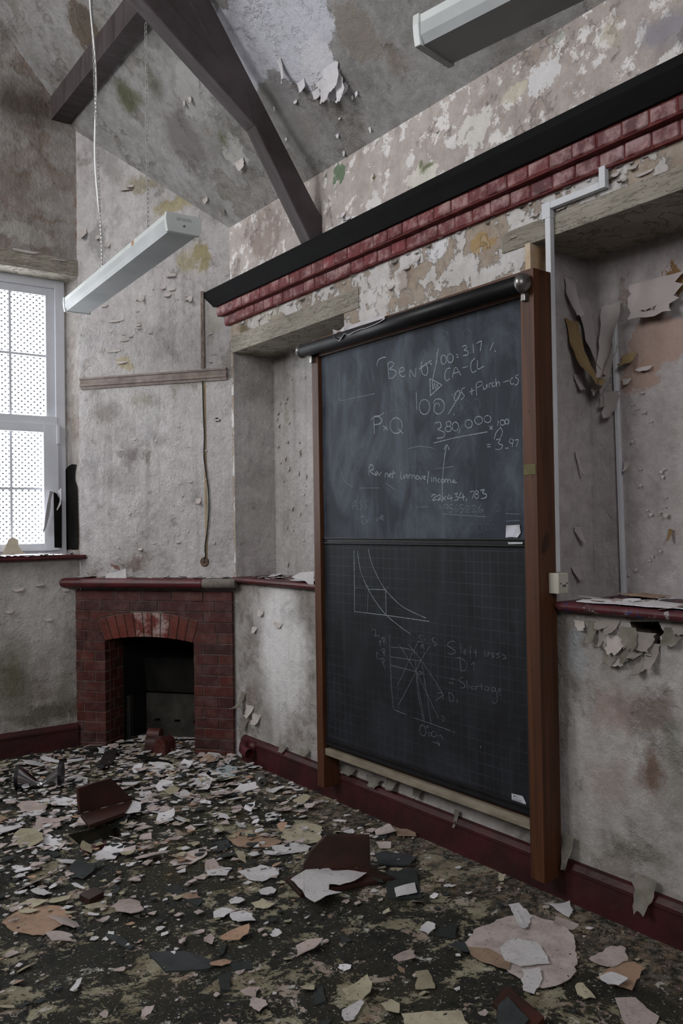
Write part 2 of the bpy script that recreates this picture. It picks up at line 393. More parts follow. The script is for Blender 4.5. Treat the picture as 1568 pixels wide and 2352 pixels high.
M_wlow = plaster('lower_wall_plaster', ('#b4afac', '#8c847d'), ('#80766e', '#8f8881'), .58, .04, 3.2, [
    bpx(sR, 650, 1500, (120, 210), '#d6d3d2', .9, .4), bpx(sR, 580, 1620, (30, 60), '#7d6a60', .5, .4),
    bpx(sR, 1490, 1770, (44, 80), '#5b3a22', .75, .7), bpx(sR, 1530, 1690, (44, 60), '#5a6450', .6, .7), bpx(sR, 1410, 1640, (70, 60), '#8f6a5c', .4, .7), bpx(sR, 1400, 1800, (90, 60), '#8a6f66', .4, .7),
    bpx(sR, 1330, 1500, (40, 90), '#9fa3a6', .7, .6), bpx(sR, 1480, 1640, (110, 60), '#6f5a4e', .5, .6), bpx(sR, 1560, 1800, (70, 110), '#5c5849', .5, .6), bpx(sR, 1320, 1800, (16, 30), '#4c5040', .6, .6), bpx(sR, 1450, 1960, (120, 30), '#666356', .5, .6), bpx(sR, 1340, 1960, (60, 20), '#8a8a76', .4, .6)],
    mold=.3, moldc='#4f4f40', grey=.35, streak=.3, lump=.75, specks=.4, crack=0)
M_corner = plaster('chimney_plaster', ('#d0cac9', '#bbb4b2'), ('#ada59e', '#9b938c'), .62, .03, 4.5, [
    bpx(onC, 465, 590, (26, 46), '#9d9062', .8, .3), bpx(onC, 430, 600, (24, 30), '#a59a6c', .6, .4), bpx(onC, 330, 420, (70, 20), '#8f8460', .6, .5), bpx(onC, 400, 470, (60, 24), '#a39663', .7, .4), bpx(onC, 260, 390, (40, 60), '#8d8985', .6, .5),
    bpx(onC, 240, 950, (46, 34), '#7b746d', .6, .6), bpx(onC, 300, 1050, (32, 40), '#6c645f', .75, .7), bpx(onC, 290, 1090, (22, 26), '#645b56', .6, .7), bpx(onC, 270, 1110, (70, 40), '#8b8581', .5, .8),
    bpx(onC, 310, 1290, (40, 18), '#755f55', .6, .5), bpx(onC, 270, 1305, (14, 10), '#7a4634', .8, .3), bpx(onC, 400, 900, (12, 60), '#8a8567', .5, .8), bpx(onC, 330, 920, (40, 22), '#8d8a73', .5, .7),
    bpx(onC, 430, 870, (50, 16), '#7d7a6a', .5, .6), bpx(onC, 290, 840, (30, 14), '#b1a070', .6, .3), bpx(onC, 490, 740, (26, 60), '#a3a08d', .5, .7), bpx(onC, 220, 360, (26, 40), '#8f8c8a', .6, .3), bpx(onC, 380, 560, (50, 30), '#d2cfcf', .7, .08), bpx(onC, 230, 560, (30, 50), '#868280', .6, .2)],
    mold=.22, grey=.5, streak=.32, lump=2.1, specks=.65, crack=0)
M_gable = plaster('gable_plaster', ('#a9a29e', '#938c85'), ('#827064', '#948a82'), .54, .04, 3.4, [
    bpx(sG, 80, 1400, (140, 130), '#c6c3c0', .85, .5), bpx(sG, 60, 240, (130, 70), '#4b4039', .85, .7), bpx(sG, 30, 430, (60, 30), '#8f8883', .6, .5), bpx(sG, 176, 480, (10, 110), '#8d6d58', .7, .4), bpx(sG, 110, 500, (60, 8), '#7d6b5c', .6, .4),
    bpx(sG, 60, 540, (80, 20), '#b1ada8', .7, .2), bpx(sG, 30, 1560, (60, 120), '#5c5c3c', .75, .7), bpx(sG, 150, 1600, (40, 60), '#6f7058', .6, .7), bpx(sG, 130, 1510, (16, 90), '#b5b2ad', .6, .4), bpx(sG, 110, 1640, (120, 24), '#4a4636', .7, .6)],
    mold=.3, grey=.3, streak=.35, lump=1.5, specks=.3, crack=0)
M_ceil = plaster('ceiling_plaster', ('#908d8b', '#7a7673'), ('#6f6a64', '#827c76'), .56, .03, 3.0, [
    bpx(onCe, 640, 40, (170, 150), '#c3c3cb', .95, .04), bpx(onCe, 540, 110, (90, 110), '#c0c0c8', .9, .06), bpx(onCe, 640, 200, (30, 60), '#8f8c8c', .9, .06), bpx(onCe, 735, 160, (60, 60), '#cbcacf', .95, .04),
    bpx(onCe, 820, 60, (60, 110), '#837b72', .8, .06), bpx(onCe, 900, 130, (40, 40), '#75644e', .5, .7),
    bpx(onCe, 300, 230, (60, 46), '#4f5238', .85, .6), bpx(onCe, 350, 190, (44, 50), '#4a4a34', .7, .7), bpx(onCe, 420, 320, (70, 90), '#6d6766', .8, .3), bpx(onCe, 440, 210, (60, 60), '#a3a09e', .8, .07), bpx(onCe, 540, 350, (34, 50), '#a8a6a2', .9, .05),
    bpx(onCe, 510, 320, (20, 24), '#565a3a', .8, .6), bpx(onCe, 330, 60, (60, 60), '#6e6d6a', .7, .3), bpx(onCe, 190, 60, (55, 60), '#5a4c40', .8, .1), bpx(onCe, 480, 300, (12, 14), '#7a5140', .7, .3), bpx(onCe, 690, 300, (60, 50), '#86827e', .6, .3)],
    mold=.4, grey=.4, streak=.0, lump=.9, specks=.5, crack=0)
M_unseen = plaster('plain_room_plaster', ('#b4aeaa', '#a09a95'), ('#8f867e', '#a0978f'), .6, mold=.2)

NY0, NY1, NZ = 3.925, 5.243, 2.822           # left niche
RY0, RY1, RZ = .9, 2.538, 2.835              # right niche
SH = 1.245                                   # shelf height
def emp(name): 
    o = bpy.data.objects.new(name, None); col.objects.link(o); return o
wr = struct(emp('wall_right'), 'peeling plaster wall with two shallow niches behind the blackboard', 'wall')
TOP = 3.74
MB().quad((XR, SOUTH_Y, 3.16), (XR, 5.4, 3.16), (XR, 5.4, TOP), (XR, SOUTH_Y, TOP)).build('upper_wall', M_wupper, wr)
m = MB()
m.quad((XR, SOUTH_Y, RZ), (XR, NY0, RZ), (XR, NY0, 3.16), (XR, SOUTH_Y, 3.16)); m.quad((XR, NY0, NZ), (XR, 5.4, NZ), (XR, 5.4, 3.16), (XR, NY0, 3.16))
m.quad((XR, RY1, SH), (XR, NY0, SH), (XR, NY0, RZ), (XR, RY1, RZ)); m.quad((XR, SOUTH_Y, SH), (XR, RY0, SH), (XR, RY0, RZ), (XR, SOUTH_Y, RZ))
m.quad((XR, NY1, SH), (XR, 5.3, SH), (XR, 5.3, NZ), (XR, NY1, NZ)); m.build('middle_wall', M_wmid, wr)
def niche(a, b, zt, back, mat):
    q = MB(); e = .04; bk = back + e
    q.quad((back, a - e, SH - .06), (back, b + e, SH - .06), (back, b + e, zt + e), (back, a - e, zt + e))
    q.quad((XR, b, SH - .06), (XR, b, zt + .01), (bk, b, zt + .01), (bk, b, SH - .06)); q.quad((XR, a, SH - .06), (XR, a, zt + .01), (bk, a, zt + .01), (bk, a, SH - .06))
    q.quad((XR, a - e, zt), (XR, b + e, zt), (bk, b + e, zt), (bk, a - e, zt)); q.quad((XR, a - e, SH - .03), (XR, b + e, SH - .03), (bk, b + e, SH - .03), (bk, a - e, SH - .03))
    return q.build('niche', mat, wr)
niche(NY0, NY1, NZ, 3.23, M_niche); niche(RY0, RY1, RZ, 3.31, M_niche2)
hp = [(1446, 1428), (1512, 1428), (1520, 1446), (1528, 1452), (1515, 1462), (1518, 1482), (1500, 1478), (1485, 1465), (1468, 1452), (1452, 1447)]
hp = [onX(x, y, XR) for x, y in hp]
holed([(XR, SOUTH_Y, 0), (XR, 5.3, 0), (XR, 5.3, SH), (XR, SOUTH_Y, SH)], hp).build('lower_wall', M_wlow, wr)
recess(hp, V((.16, 0, 0)), M_rubble, wr)
# pale timber edging of the right niche, seen above the frame
MB().box(2.885, 2.99, 2.515, 2.545, 2.55, RZ).build('niche_batten', simple('bare_timber', '#a98a66', '#c0b3a0', 8, .8, .2, .2), wr)

# gable wall with the window opening
wb = struct(emp('wall_back'), 'stained gable wall around the tall white window', 'wall')
gx0, gx1, gz0, gz1 = GABLE_WIN; gx1w = 2.15
m = MB()
m.quad((WEST_X, YG, 0), (2.17, YG, 0), (2.17, YG, gz0 - .02), (WEST_X, YG, gz0 - .02)); m.quad((WEST_X, YG, gz1), (2.17, YG, gz1), (2.17, YG, 7.4), (WEST_X, YG, 7.4))
m.quad((WEST_X, YG, gz0 - .02), (gx0, YG, gz0 - .02), (gx0, YG, gz1), (WEST_X, YG, gz1)); m.quad((gx1w, YG, gz0 - .02), (2.17, YG, gz0 - .02), (2.17, YG, gz1), (gx1w, YG, gz1))
m.quad((gx1w, YG, gz0 - .02), (gx1, 6.55, gz0 - .02), (gx1, 6.55, gz1), (gx1w, YG, gz1)); m.quad((gx0, YG, gz0 - .02), (gx0, 6.55, gz0 - .02), (gx0, 6.55, gz1), (gx0, YG, gz1))
m.quad((gx0, YG, gz1), (gx1w, YG, gz1), (gx1, 6.55, gz1), (gx0, 6.55, gz1)); m.quad((gx0, YG, gz0 - .02), (gx1w, YG, gz0 - .02), (gx1, 6.55, gz0 - .02), (gx0, 6.55, gz0 - .02))
m.build('gable_face', M_gable, wb)

# chimney breast across the corner, with the mouth of the fireplace cut out
wc = struct(emp('wall_corner'), 'plastered chimney breast cutting across the room corner', 'wall')
UL, UR, FO = .046, 1.296, (.26, .97, .83)
q = MB()
q.quad(ch(UL, 0, PL), ch(FO[0], 0, PL), ch(FO[0], FO[2], PL), ch(UL, FO[2], PL)); q.quad(ch(FO[1], 0, PL), ch(UR, 0, PL), ch(UR, FO[2], PL), ch(FO[1], FO[2], PL))
hc = onC(500, 965); hq = [hc + CU * x + ZZ * z for x, z in ((-.022, .012), (-.008, .02), (.016, .008), (.024, -.006), (.004, -.008), (-.012, -.014))]
h_ = holed([ch(UL, FO[2], PL), ch(UR, FO[2], PL), ch(UR, 3.75, PL), ch(UL, 3.75, PL)], hq); q.add(h_.v, h_.f); recess(hq, CN * -.09, M_rubble, wc)
q.add([ch(UL, 3.75, PL), ch(UR, 3.75, PL), ch(UL, 4.85, PL)], [(0, 1, 2)])
q.build('chimney_face', M_corner, wc)

# ceiling slope and the rest of the roof, closed above the frame
cl = struct(emp('ceiling'), 'sloping plaster ceiling with peeling paint under the roof', 'ceiling')
RIDGE = -.15
MB().quad((2.95, SOUTH_Y, ceil_z(2.95)), (2.95, 6.3, ceil_z(2.95)), (RIDGE, 6.3, ceil_z(RIDGE)), (RIDGE, SOUTH_Y, ceil_z(RIDGE))).build('ceiling_slope', M_ceil, cl)
MB().quad((WEST_X - .05, SOUTH_Y, 7.2), (WEST_X - .05, 6.3, 7.2), (RIDGE, 6.3, ceil_z(RIDGE)), (RIDGE, SOUTH_Y, ceil_z(RIDGE))).build('upper_ceiling', M_unseen, cl)
# the two unseen walls, the left one heightened for its high windows' light
m = MB(); ys = [SOUTH_Y] + [v for w in WEST_WINS for v in w[:2]] + [YG]
for i in range(0, len(ys), 2): m.box(WEST_X - .25, WEST_X, ys[i], ys[i + 1], 0, 7.3)
for w in WEST_WINS: m.box(WEST_X - .25, WEST_X, w[0], w[1], 0, w[2]); m.box(WEST_X - .25, WEST_X, w[0], w[1], w[3], 7.3)
struct(m.build('wall_left', M_unseen, recentre=False), 'unseen plaster wall heightened for tall windows facing the blackboard', 'wall')
m = MB(); w = SOUTH_WINS[0]
m.box(WEST_X, w[0], SOUTH_Y - .25, SOUTH_Y, 0, 7.4); m.box(w[1], 3.4, SOUTH_Y - .25, SOUTH_Y, 0, 7.4); m.box(w[0], w[1], SOUTH_Y - .25, SOUTH_Y, 0, w[2]); m.box(w[0], w[1], SOUTH_Y - .25, SOUTH_Y, w[3], 7.4)
struct(m.build('wall_front', M_unseen, recentre=False), 'plain plaster end wall opposite the fireplace', 'wall')

# baseboards
m = MB(); prof = [(0, 0), (-.03, 0), (-.03, .125), (-.036, .13), (-.036, .145), (-.02, .165), (0, .17)]
m.prism([(XR + a, SOUTH_Y, z) for a, z in prof], V((0, 5.14 - SOUTH_Y, 0)))
struct(m.build('baseboard_right', M_redbase, recentre=False, fix=True), 'dark red painted baseboard with bead under the blackboard wall', 'baseboard')
m = MB(); m.prism([(WEST_X, YG + a, z) for a, z in prof], V((2.11 - WEST_X, 0, 0)))
struct(m.build('baseboard_back', M_redbase, recentre=False, fix=True), 'dark red painted baseboard below the window', 'baseboard')

# ------------------------------------------------------------------ lintels, window
MB().box(XR - .007, 3.22, 3.78, 5.255, NZ - .003, 2.935).build('lintel', M_lintel, wr, bevel=.004)
MB().box(XR - .007, 3.30, .7, 2.69, RZ - .003, 2.925).build('lintel', M_lintel, wr, bevel=.004)
MB().box(.3, 2.158, YG - .006, 6.5, gz1 - .003, 3.605).build('lintel', M_lintel, wb, bevel=.004)

win = struct(emp('window_1'), 'tall white plastic window with patterned glass beside the chimney breast', 'window')
def pane_mat():
    t = NT('patterned_glass', .3, .5); P = t.pos()
    sp = t.n('ShaderNodeSeparateXYZ'); t.l(P, sp.inputs[0]); x, z = sp.outputs[0], sp.outputs[2]
    def cell(o):
        a = t.ma('SUBTRACT', t.ma('FRACT', t.ma('MULTIPLY_ADD', x, 1 / .046, o)), .5)
        b = t.ma('SUBTRACT', t.ma('FRACT', t.ma('MULTIPLY_ADD', z, 1 / .0415, o)), .5)
        return t.ma('SQRT', t.ma('ADD', t.ma('MULTIPLY', a, a), t.ma('MULTIPLY', b, b)))
    d = t.ma('MINIMUM', cell(0), cell(.5))
    f = t.ma('MULTIPLY', t.step(d, .29, .37), .945)
    tr = t.n('ShaderNodeBsdfTransparent'); tr.inputs[0].default_value = (.96, .98, .99, 1)
    t.color(lin('#9b9ea4')); mx = t.n('ShaderNodeMixShader'); t.l(f, mx.inputs[0]); t.l(tr.outputs[0], mx.inputs[1]); t.l(t.b.outputs[0], mx.inputs[2])
    t.l(mx.outputs[0], t.t.nodes['Material Output'].inputs[0]); return t.m
M_pane = pane_mat()
mid = 1.33
fr = MB(); fr.box(gx1 - .07, gx1, 6.43, 6.5, gz0, gz1); fr.box(gx0, gx0 + .07, 6.43, 6.5, gz0, gz1); fr.box(gx0, gx1, 6.431, 6.5, gz1 - .065, gz1); fr.box(gx0, gx1, 6.431, 6.5, gz0, gz0 + .05); fr.box(mid - .06, mid + .06, 6.432, 6.5, gz0, gz1)
fr.build('frame', M_upvc, win, bevel=.004)
for (a, b) in ((mid + .06, gx1 - .07), (gx0 + .07, mid - .06)):
    s = MB(); z0, z1 = 2.44, gz1 - .065; w_ = .065
    s.box(a, a + w_, 6.45, 6.5, z0, z1); s.box(b - w_, b, 6.45, 6.5, z0, z1); s.box(a, b, 6.451, 6.5, z1 - .06, z1); s.box(a, b, 6.451, 6.5, z0, z0 + .012); s.build('glazing_bead', M_upvc, win, bevel=.003)
    MB().box(a - .01, b + .01, 6.425, 6.5, 2.385, 2.448).build('transom', M_upvc, win, bevel=.004)
    z0, z1 = gz0 + .03, 2.39; s = MB(); w_ = .10
    s.box(a - .012, a + w_, 6.412, 6.48, z0, z1); s.box(b - w_, b + .012, 6.412, 6.48, z0, z1); s.box(a, b, 6.413, 6.48, z1 - .066, z1); s.box(a, b, 6.413, 6.48, z0, z0 + .055)
    sash = s.build('sash', M_upvc, win, bevel=.004)
    for (p0, p1, q0, q1) in ((a + .06, b - .06, 2.44, 3.37), (a + .08, b - .08, 1.48, 2.335)):
        g = MB().box(p0, p1, 6.462, 6.468, q0, q1).build('pane', M_pane, win)
        bars = MB(); bars.box(p0 + (p1 - p0) * .5 - .009, p0 + (p1 - p0) * .5 + .009, 6.455, 6.475, q0, q1); zz = 2.904 if q0 > 2 else 1.904
        bars.box(p0, p1, 6.456, 6.474, zz - .009, zz + .009); bars.build('glazing_bar', M_upvc, win)
    MB().box(b - .004, b + .018, 6.40, 6.43, 2.24, 2.38).build('hinge', M_upvc, win, bevel=.003)
def bullnose(a, b, t0, z1, r, n=8): return [(b, z1), (a + r, z1)] + [(a + r + r * math.cos(g), z1 - r + r * math.sin(g)) for g in [math.pi / 2 + math.pi * i / n for i in range(1, n)]] + [(a + r, z1 - 2 * r), (b, z1 - 2 * r)]
MB().prism([(gx0 - .1, y, z) for y, z in bullnose(YG - .055, 6.43, 0, 1.408, .0155)], V((2.175 - gx0 + .1, 0, 0))).build('window_sill', M_red, win, fix=True)
# black hole where the reveal lost its facing, and the facing hanging loose
RVP, RVN = V((2.147, 6.25, 0)), V((-.989, -.148, 0))
sRv = lambda x, y: onP(x, y, RVP + RVN * .004, RVN)
pts = [(165, 1066), (175, 1067), (172, 1085), (172, 1103), (177, 1118), (178, 1140), (179, 1180), (180, 1230), (179, 1262), (142, 1262), (141, 1200), (141, 1120), (147, 1112), (141, 1102), (146, 1085), (155, 1072)]
MB().add([sRv(*p) for p in pts], [tuple(range(len(pts)))]).build('bare_black_patch', M_soot_dark, wb)
pts = [(123, 1130), (131, 1134), (133, 1140), (142, 1150), (142, 1258), (125, 1258), (124, 1200)]
MB().add([onY(x, y, 6.41) for x, y in pts], [tuple(range(len(pts)))]).build('bare_black_patch', M_soot_dark, wb)
m = MB()
A = [(114, 1128), (112, 1140), (108, 1160), (104, 1185), (101, 1210), (98, 1222)]; Bp = [(123, 1130), (117, 1145), (116, 1165), (113, 1185), (106, 1212), (100, 1224)]
va = [onY(x, y, 6.37) for x, y in A]; vb = [onY(x, y, 6.402) for x, y in Bp]
m.add(va + vb, [(i, i + 1, len(A) + i + 1, len(A) + i) for i in range(len(A) - 1)]); m.build('peeled_trim', M_curlw, win, smooth=True)
m = MB(); A = [(133, 1128), (137, 1140), (137, 1152), (130, 1170)]; Bp = [(141, 1120), (141, 1142), (140, 1158), (131, 1173)]
va = [onY(x, y, 6.40) for x, y in A]; vb = [onY(x, y, 6.39) for x, y in Bp]
m.add(va + vb, [(i, i + 1, 4 + i + 1, 4 + i) for i in range(3)]); m.build('peeled_trim', M_curlw, win, smooth=True)

# ------------------------------------------------------------------ black wall beam and brick cornice
def ch_y(X): return 5.268 + (2.903 - X) * 1.299 + .01
def along(prof, name, mat, parent=None, y0=SOUTH_Y, **k):
    n = len(prof); vs = [(x, y0, z) for x, z in prof] + [(x, ch_y(x), z) for x, z in prof]
    return MB().add(vs, [tuple(range(n)), tuple(range(n, 2 * n))] + [(i, (i + 1) % n, n + (i + 1) % n, n + i) for i in range(n)]).build(name, mat, parent, fix=True, **k)
bm_ = along([(2.82, 3.158), (2.776, 3.232), (2.776, 3.268), (2.783, 3.272), (XR + .02, 3.292), (XR + .02, 3.158)], 'wall_beam', M_beam)
tag(bm_, 'long black painted moulded beam running above the red brick cornice', 'beam')
cor = thing('brick_cornice', 'two stepped courses of red painted brick under the black beam', 'cornice', (XR, 3.5, 3.0))
_bc = {}
def brick_mesh(l, d, h, mat, bev=.004):
    key = (round(l, 3), round(d, 3), round(h, 3), mat.name)
    if key not in _bc:
        o = MB().box(-l / 2, l / 2, -d / 2, d / 2, -h / 2, h / 2).build('brick', mat, None, bevel=bev, seg=1, recentre=False)
        _bc[key] = o.data; bpy.data.objects.remove(o)
    return _bc[key]
def put_brick(name, mesh, loc, rotz, parent):
    o = bpy.data.objects.new(name, mesh); col.objects.link(o); o.location = loc; o.rotation_euler = (0, 0, rotz); attach(o, parent); return o
rnd = random.Random(5)
for (xf, za, zb, y_end, off) in ((2.832, 3.093, 3.155, 5.36, 0), (2.868, 3.023, 3.086, 5.315, .06)):
    y = y_end
    k = 0
    while y > .9:
        l = (.114 if k or not off else .054) + .006; yc = y - l / 2
        put_brick('brick', brick_mesh(round(l - .007, 3), .09, zb - za - .003, M_corbel, .005), V((xf + .045 + rnd.uniform(-.003, .003), yc, (za + zb) / 2 + rnd.uniform(-.0015, .0015))), math.pi / 2 + rnd.uniform(-.012, .012), cor)
        y -= l; k += 1
along([(2.838, 3.088), (2.838, 3.16), (XR + .01, 3.16), (XR + .01, 3.018), (2.875, 3.018), (2.875, 3.088)], 'mortar', M_mortarred, cor)

# ------------------------------------------------------------------ truss and purlin
tr = thing('roof_truss', 'dark stained timber roof truss rising from the black beam', 'truss', (2.85, 4.18, 3.3))
XZ = lambda pts, y: [(x, y, z) for x, z in pts]
MB().prism(XZ([(2.815, 3.28), (2.905, 3.285), (2.905, 3.45), (2.879, 3.462), (2.172, 4.486), (1.72, 5.06), (1.60, 5.06), (2.445, 3.87)], 4.13), V((0, .1, 0))).build('principal_rafter', M_truss, tr, bevel=.008, fix=True)
MB().prism(XZ([(2.445, 3.87), (1.1, 4.84), (1.1, 5.0), (2.40, 4.05)], 4.127), V((0, .106, 0))).build('brace', M_truss, tr, bevel=.008, fix=True)
MB().prism(XZ([(2.43, 3.93), (1.3, 4.8), (1.65, 5.05), (2.40, 4.02)], 4.133), V((0, .09, 0))).build('spandrel', M_truss, tr, fix=True)
pu = MB().prism([(x, 4.2, z) for x, z in ((1.965, 4.615), (2.085, 4.615), (2.085, ceil_z(2.085) + .02), (1.965, ceil_z(1.965) + .02))], V((0, 2.06, 0))).build('purlin', M_truss, fix=True)
tag(pu, 'black timber purlin running from the truss into the gable wall', 'beam')

# ------------------------------------------------------------------ hanging lights
def chain(parent, p0, p1, pitch=.0245):
    L = (p1 - p0).length; n = max(2, int(L / pitch)); m = MB(); d = (p1 - p0) / n
    for i in range(n):
        c = p0 + d * (i + .5); a = V((1, .4, 0)).normalized() if i % 2 else V((-.4, 1, 0)).normalized(); ln = pitch * .66
        pts = [c + a * math.sin(t) * .0075 + ZZ * math.cos(t) * ln for t in [2 * math.pi * k / 8 for k in range(8)]]
        m.tube(pts, .0022, 4, closed=True)
    return m.build('chain', M_chain, parent, smooth=True)
def hanging_light(near, far, w, label, zb, text=False):
    ax = (far - near); L = ax.length; ax.normalize(); sd = ax.cross(ZZ).normalized()
    t = thing('fluorescent_light', label, 'lamp', (near + far) / 2, 'hanging fluorescent lights')
    def ext(prof, a, b, name, mat, **k): return MB().prism([near + ax * a + sd * x + ZZ * z for x, z in prof], ax * (b - a)).build(name, mat, t, fix=True, **k)
    h = w / 2
    ext([(-h * .95, .062), (h * .95, .062), (h * .95, .088), (-h * .95, .088)], .01, L - .01, 'spine', M_fitting)
    ext([(-h * .97, .062), (-h * .95, .025), (-h * .80, 0), (h * .80, 0), (h * .95, .025), (h * .97, .062)], .01, L - .01, 'diffuser', M_diff)
    cap = [(-h * .93, -.003), (h * .93, -.003), (h * 1.0, .03), (h * 1.03, .06), (h * 1.0, .093), (-h * 1.0, .093), (-h * 1.03, .06), (-h * 1.0, .03)]
    e = ext(cap, -.012, .012, 'end_cap', M_fitting, bevel=.003); ext(cap, L - .012, L + .012, 'end_cap', M_fitting, bevel=.003)
    sc = near + ax * -.014 + ZZ * .033
    MB().tube([sc, sc - ax * .006], [.006, .004], 10).build('screw', M_steel, e, smooth=True)
    ext([(-h * .955, .064), (-h * .94, .064), (-h * .94, .087), (-h * .955, .087)], .46, .50, 'rust_patch', M_rustw)
    if text:
        cu = bpy.data.curves.new('lettering', 'FONT'); cu.body = 'ZETRON'; cu.size = .021; cu.extrude = .0007; cu.align_x = 'CENTER'
        to = bpy.data.objects.new('tmp', cu); col.objects.link(to); bpy.context.view_layer.update()
        me = bpy.data.meshes.new_from_object(to.evaluated_get(bpy.context.evaluated_depsgraph_get())); bpy.data.objects.remove(to)
        R = Matrix((sd, ZZ, sd.cross(ZZ))).transposed().to_4x4(); R.translation = near - ax * .0125 + ZZ * .058
        me.transform(R); me.materials.clear(); me.materials.append(M_letter); o = bpy.data.objects.new('lettering', me); col.objects.link(o); attach(o, e)
    return t, near, ax, L
M_diff = simple('dusty_diffuser', '#b0b3b4', '#9da0a1', 3, .55, .35, .05, 40)
M_letter = simple('raised_letters', '#8f9491', rough=.5, bump=0)
zb = 3.06
n1 = (onZ(455, 547, zb) + onZ(385, 526, zb)) / 2; f1 = (onZ(205, 721, zb) + onZ(150, 716, zb)) / 2
t1, a0, ax1, L1 = hanging_light(n1, f1, .185, 'white fluorescent strip light hanging near the window on chain and white cable', zb, True)
c1 = a0 + ax1 * .48 + ZZ * .088; c2 = a0 + ax1 * (L1 - .52) + ZZ * .088
chain(t1, c1, V((c1.x, c1.y, 4.36)))
c2t = V((c2.x - .1, c2.y - .14, ceil_z(c2.x - .1)))
chain(t1, c2 - ax1 * .02, c2t)
m = MB(); m.tube(smooth_line([tuple(c2.lerp(c2t, i / 9) + V((.010 * math.sin(i * 1.3), -.008 * math.cos(i * .9), 0))) for i in range(10)], 4), .006, 6); m.build('cable', M_cablew, t1, smooth=True)
e1, e2 = onZ(955, 102, zb), onZ(1040, 154, zb)
mm = (e1 + e2) / 2; dd = onZ(1364, 0, zb) - onZ(1040, 154, zb); dd.z = 0; dd.normalize()
t2, a0, ax2, L2 = hanging_light(mm, mm + dd * 1.72, .185, 'white fluorescent strip light hanging high in front of the black beam', zb)
for k in (.48, L2 - .5):
    c = a0 + ax2 * k + ZZ * .088; chain(t2, c, V((c.x, c.y, ceil_z(c.x))))

# ------------------------------------------------------------------ fireplace
fp = thing('brick_fireplace', 'low red brick fireplace with segmental arch under a dark red shelf', 'fireplace', ch(.64, 0))
ROTC = math.atan2(CU.y, CU.x)
def fbrick(u0, u1, z0, z1, mat=M_brick, jit=.0015):
    l = round(u1 - u0 - .006, 3); h = round(z1 - z0 - .005, 3)
    put_brick('brick', brick_mesh(l, .06, h, mat, .003), ch((u0 + u1) / 2, (z0 + z1) / 2, -.03 + rnd.uniform(-jit, jit)), ROTC, fp)
UE = 1.278
tops = [1.146 - .0741 * i for i in range(17)]
for us, i in (((0, .343, .569, .81, 1.055, UE), 0), ((0, .078, .245, .476, .697, .932, 1.144, UE), 1)):
    for a, b in zip(us, us[1:]): fbrick(a, b, tops[i + 1], tops[i])
def z_ext(u): return .935 + .057 * (1 - ((u - .608) / .409) ** 2)
def z_int(u): return .782 + .033 * (1 - ((u - .617) / .352) ** 2)
def fpoly(pts, name='brick', mat=M_brick, off=0, depth=.06):
    return MB().prism([ch(u, z, off) for u, z in pts], CN * -depth).build(name, mat, fp, fix=True)
g = .003; T2, B2 = tops[2] - g, tops[3] + g
fbrick(0, .137, tops[3], tops[2])
fpoly([(.14, T2), (.14, B2), (.195, B2), (.215, z_ext(.215) + .005), (.28, z_ext(.28) + .005), (.34, z_ext(.34) + .005), (.34, T2)])
fpoly([(.346, T2), (.346, z_ext(.346) + .004), (.45, z_ext(.45) + .003), (.5, T2)])
fpoly([(.72, T2), (.77, z_ext(.77) + .003), (.85, z_ext(.85) + .004), (.85, T2)])
fpoly([(.856, T2), (.856, z_ext(.856) + .004), (.95, z_ext(.95) + .005), (1.02, B2 + .012), (1.02, B2), (1.052, B2), (1.052, T2)])
fbrick(1.058, UE, tops[3], tops[2])
for i in (3, 4):
    zt, zb_ = tops[i] - g, tops[i + 1] + g
    lt, lb = .262 - (zt - .78) * .43, .262 - (zb_ - .78) * .43; rt, rb_ = .972 + (zt - .78) * .31, .972 + (zb_ - .78) * .31
    j = .083 if i % 2 else .11
    fbrick(0, j, tops[i + 1], tops[i]); fpoly([(j + .003, zb_), (lb, zb_), (lt, zt), (j + .003, zt)])
    k = 1.145 if i % 2 else 1.16
    fpoly([(rb_, zb_), (k - .003, zb_), (k - .003, zt), (rt, zt)]); fbrick(k, UE, tops[i + 1], tops[i])
for i in range(5, 16):
    zt, zb_ = tops[i], max(tops[i + 1], 0)
    if zt - zb_ < .02: continue
    for a, b in (((0, .083), (.083, .266)) if i % 2 else ((0, .18), (.18, .266))): fbrick(a, b, zb_, zt)
    for a, b in (((.972, 1.045), (1.045, UE)) if i % 2 else ((.972, 1.165), (1.165, UE))): fbrick(a, b, zb_, zt)
    for side, uu in ((0, .236), (1, 1.002)):                      # returns inside the mouth
        for a, b in (((.06, .115), (.115, .25)) if i % 2 else ((.06, .18), (.18, .25))):
            put_brick('brick', brick_mesh(round(b - a - .006, 3), .056, round(zt - zb_ - .005, 3), M_brick, .003), ch(uu + rnd.uniform(-.001, .001), (zt + zb_) / 2, -(a + b) / 2), ROTC + math.pi / 2, fp)
for k in range(11):
    a, b = k / 11, (k + 1) / 11
    ui = lambda t: .266 + t * .704; ue = lambda t: .201 + t * .816
    gi = .0035
    pts = [(ui(a) + gi, z_int(ui(a))), (ui(b) - gi, z_int(ui(b))), (ue(b) - gi, z_ext(ue(b)) - .003), (ue(a) + gi, z_ext(ue(a)) - .003)]
    MB().prism([ch(u, z, .001 + rnd.uniform(0, .003)) for u, z in pts], CN * -.11).build('arch_brick', M_archpale if 4 <= k <= 7 else M_archbrick, fp, bevel=.003, fix=True)
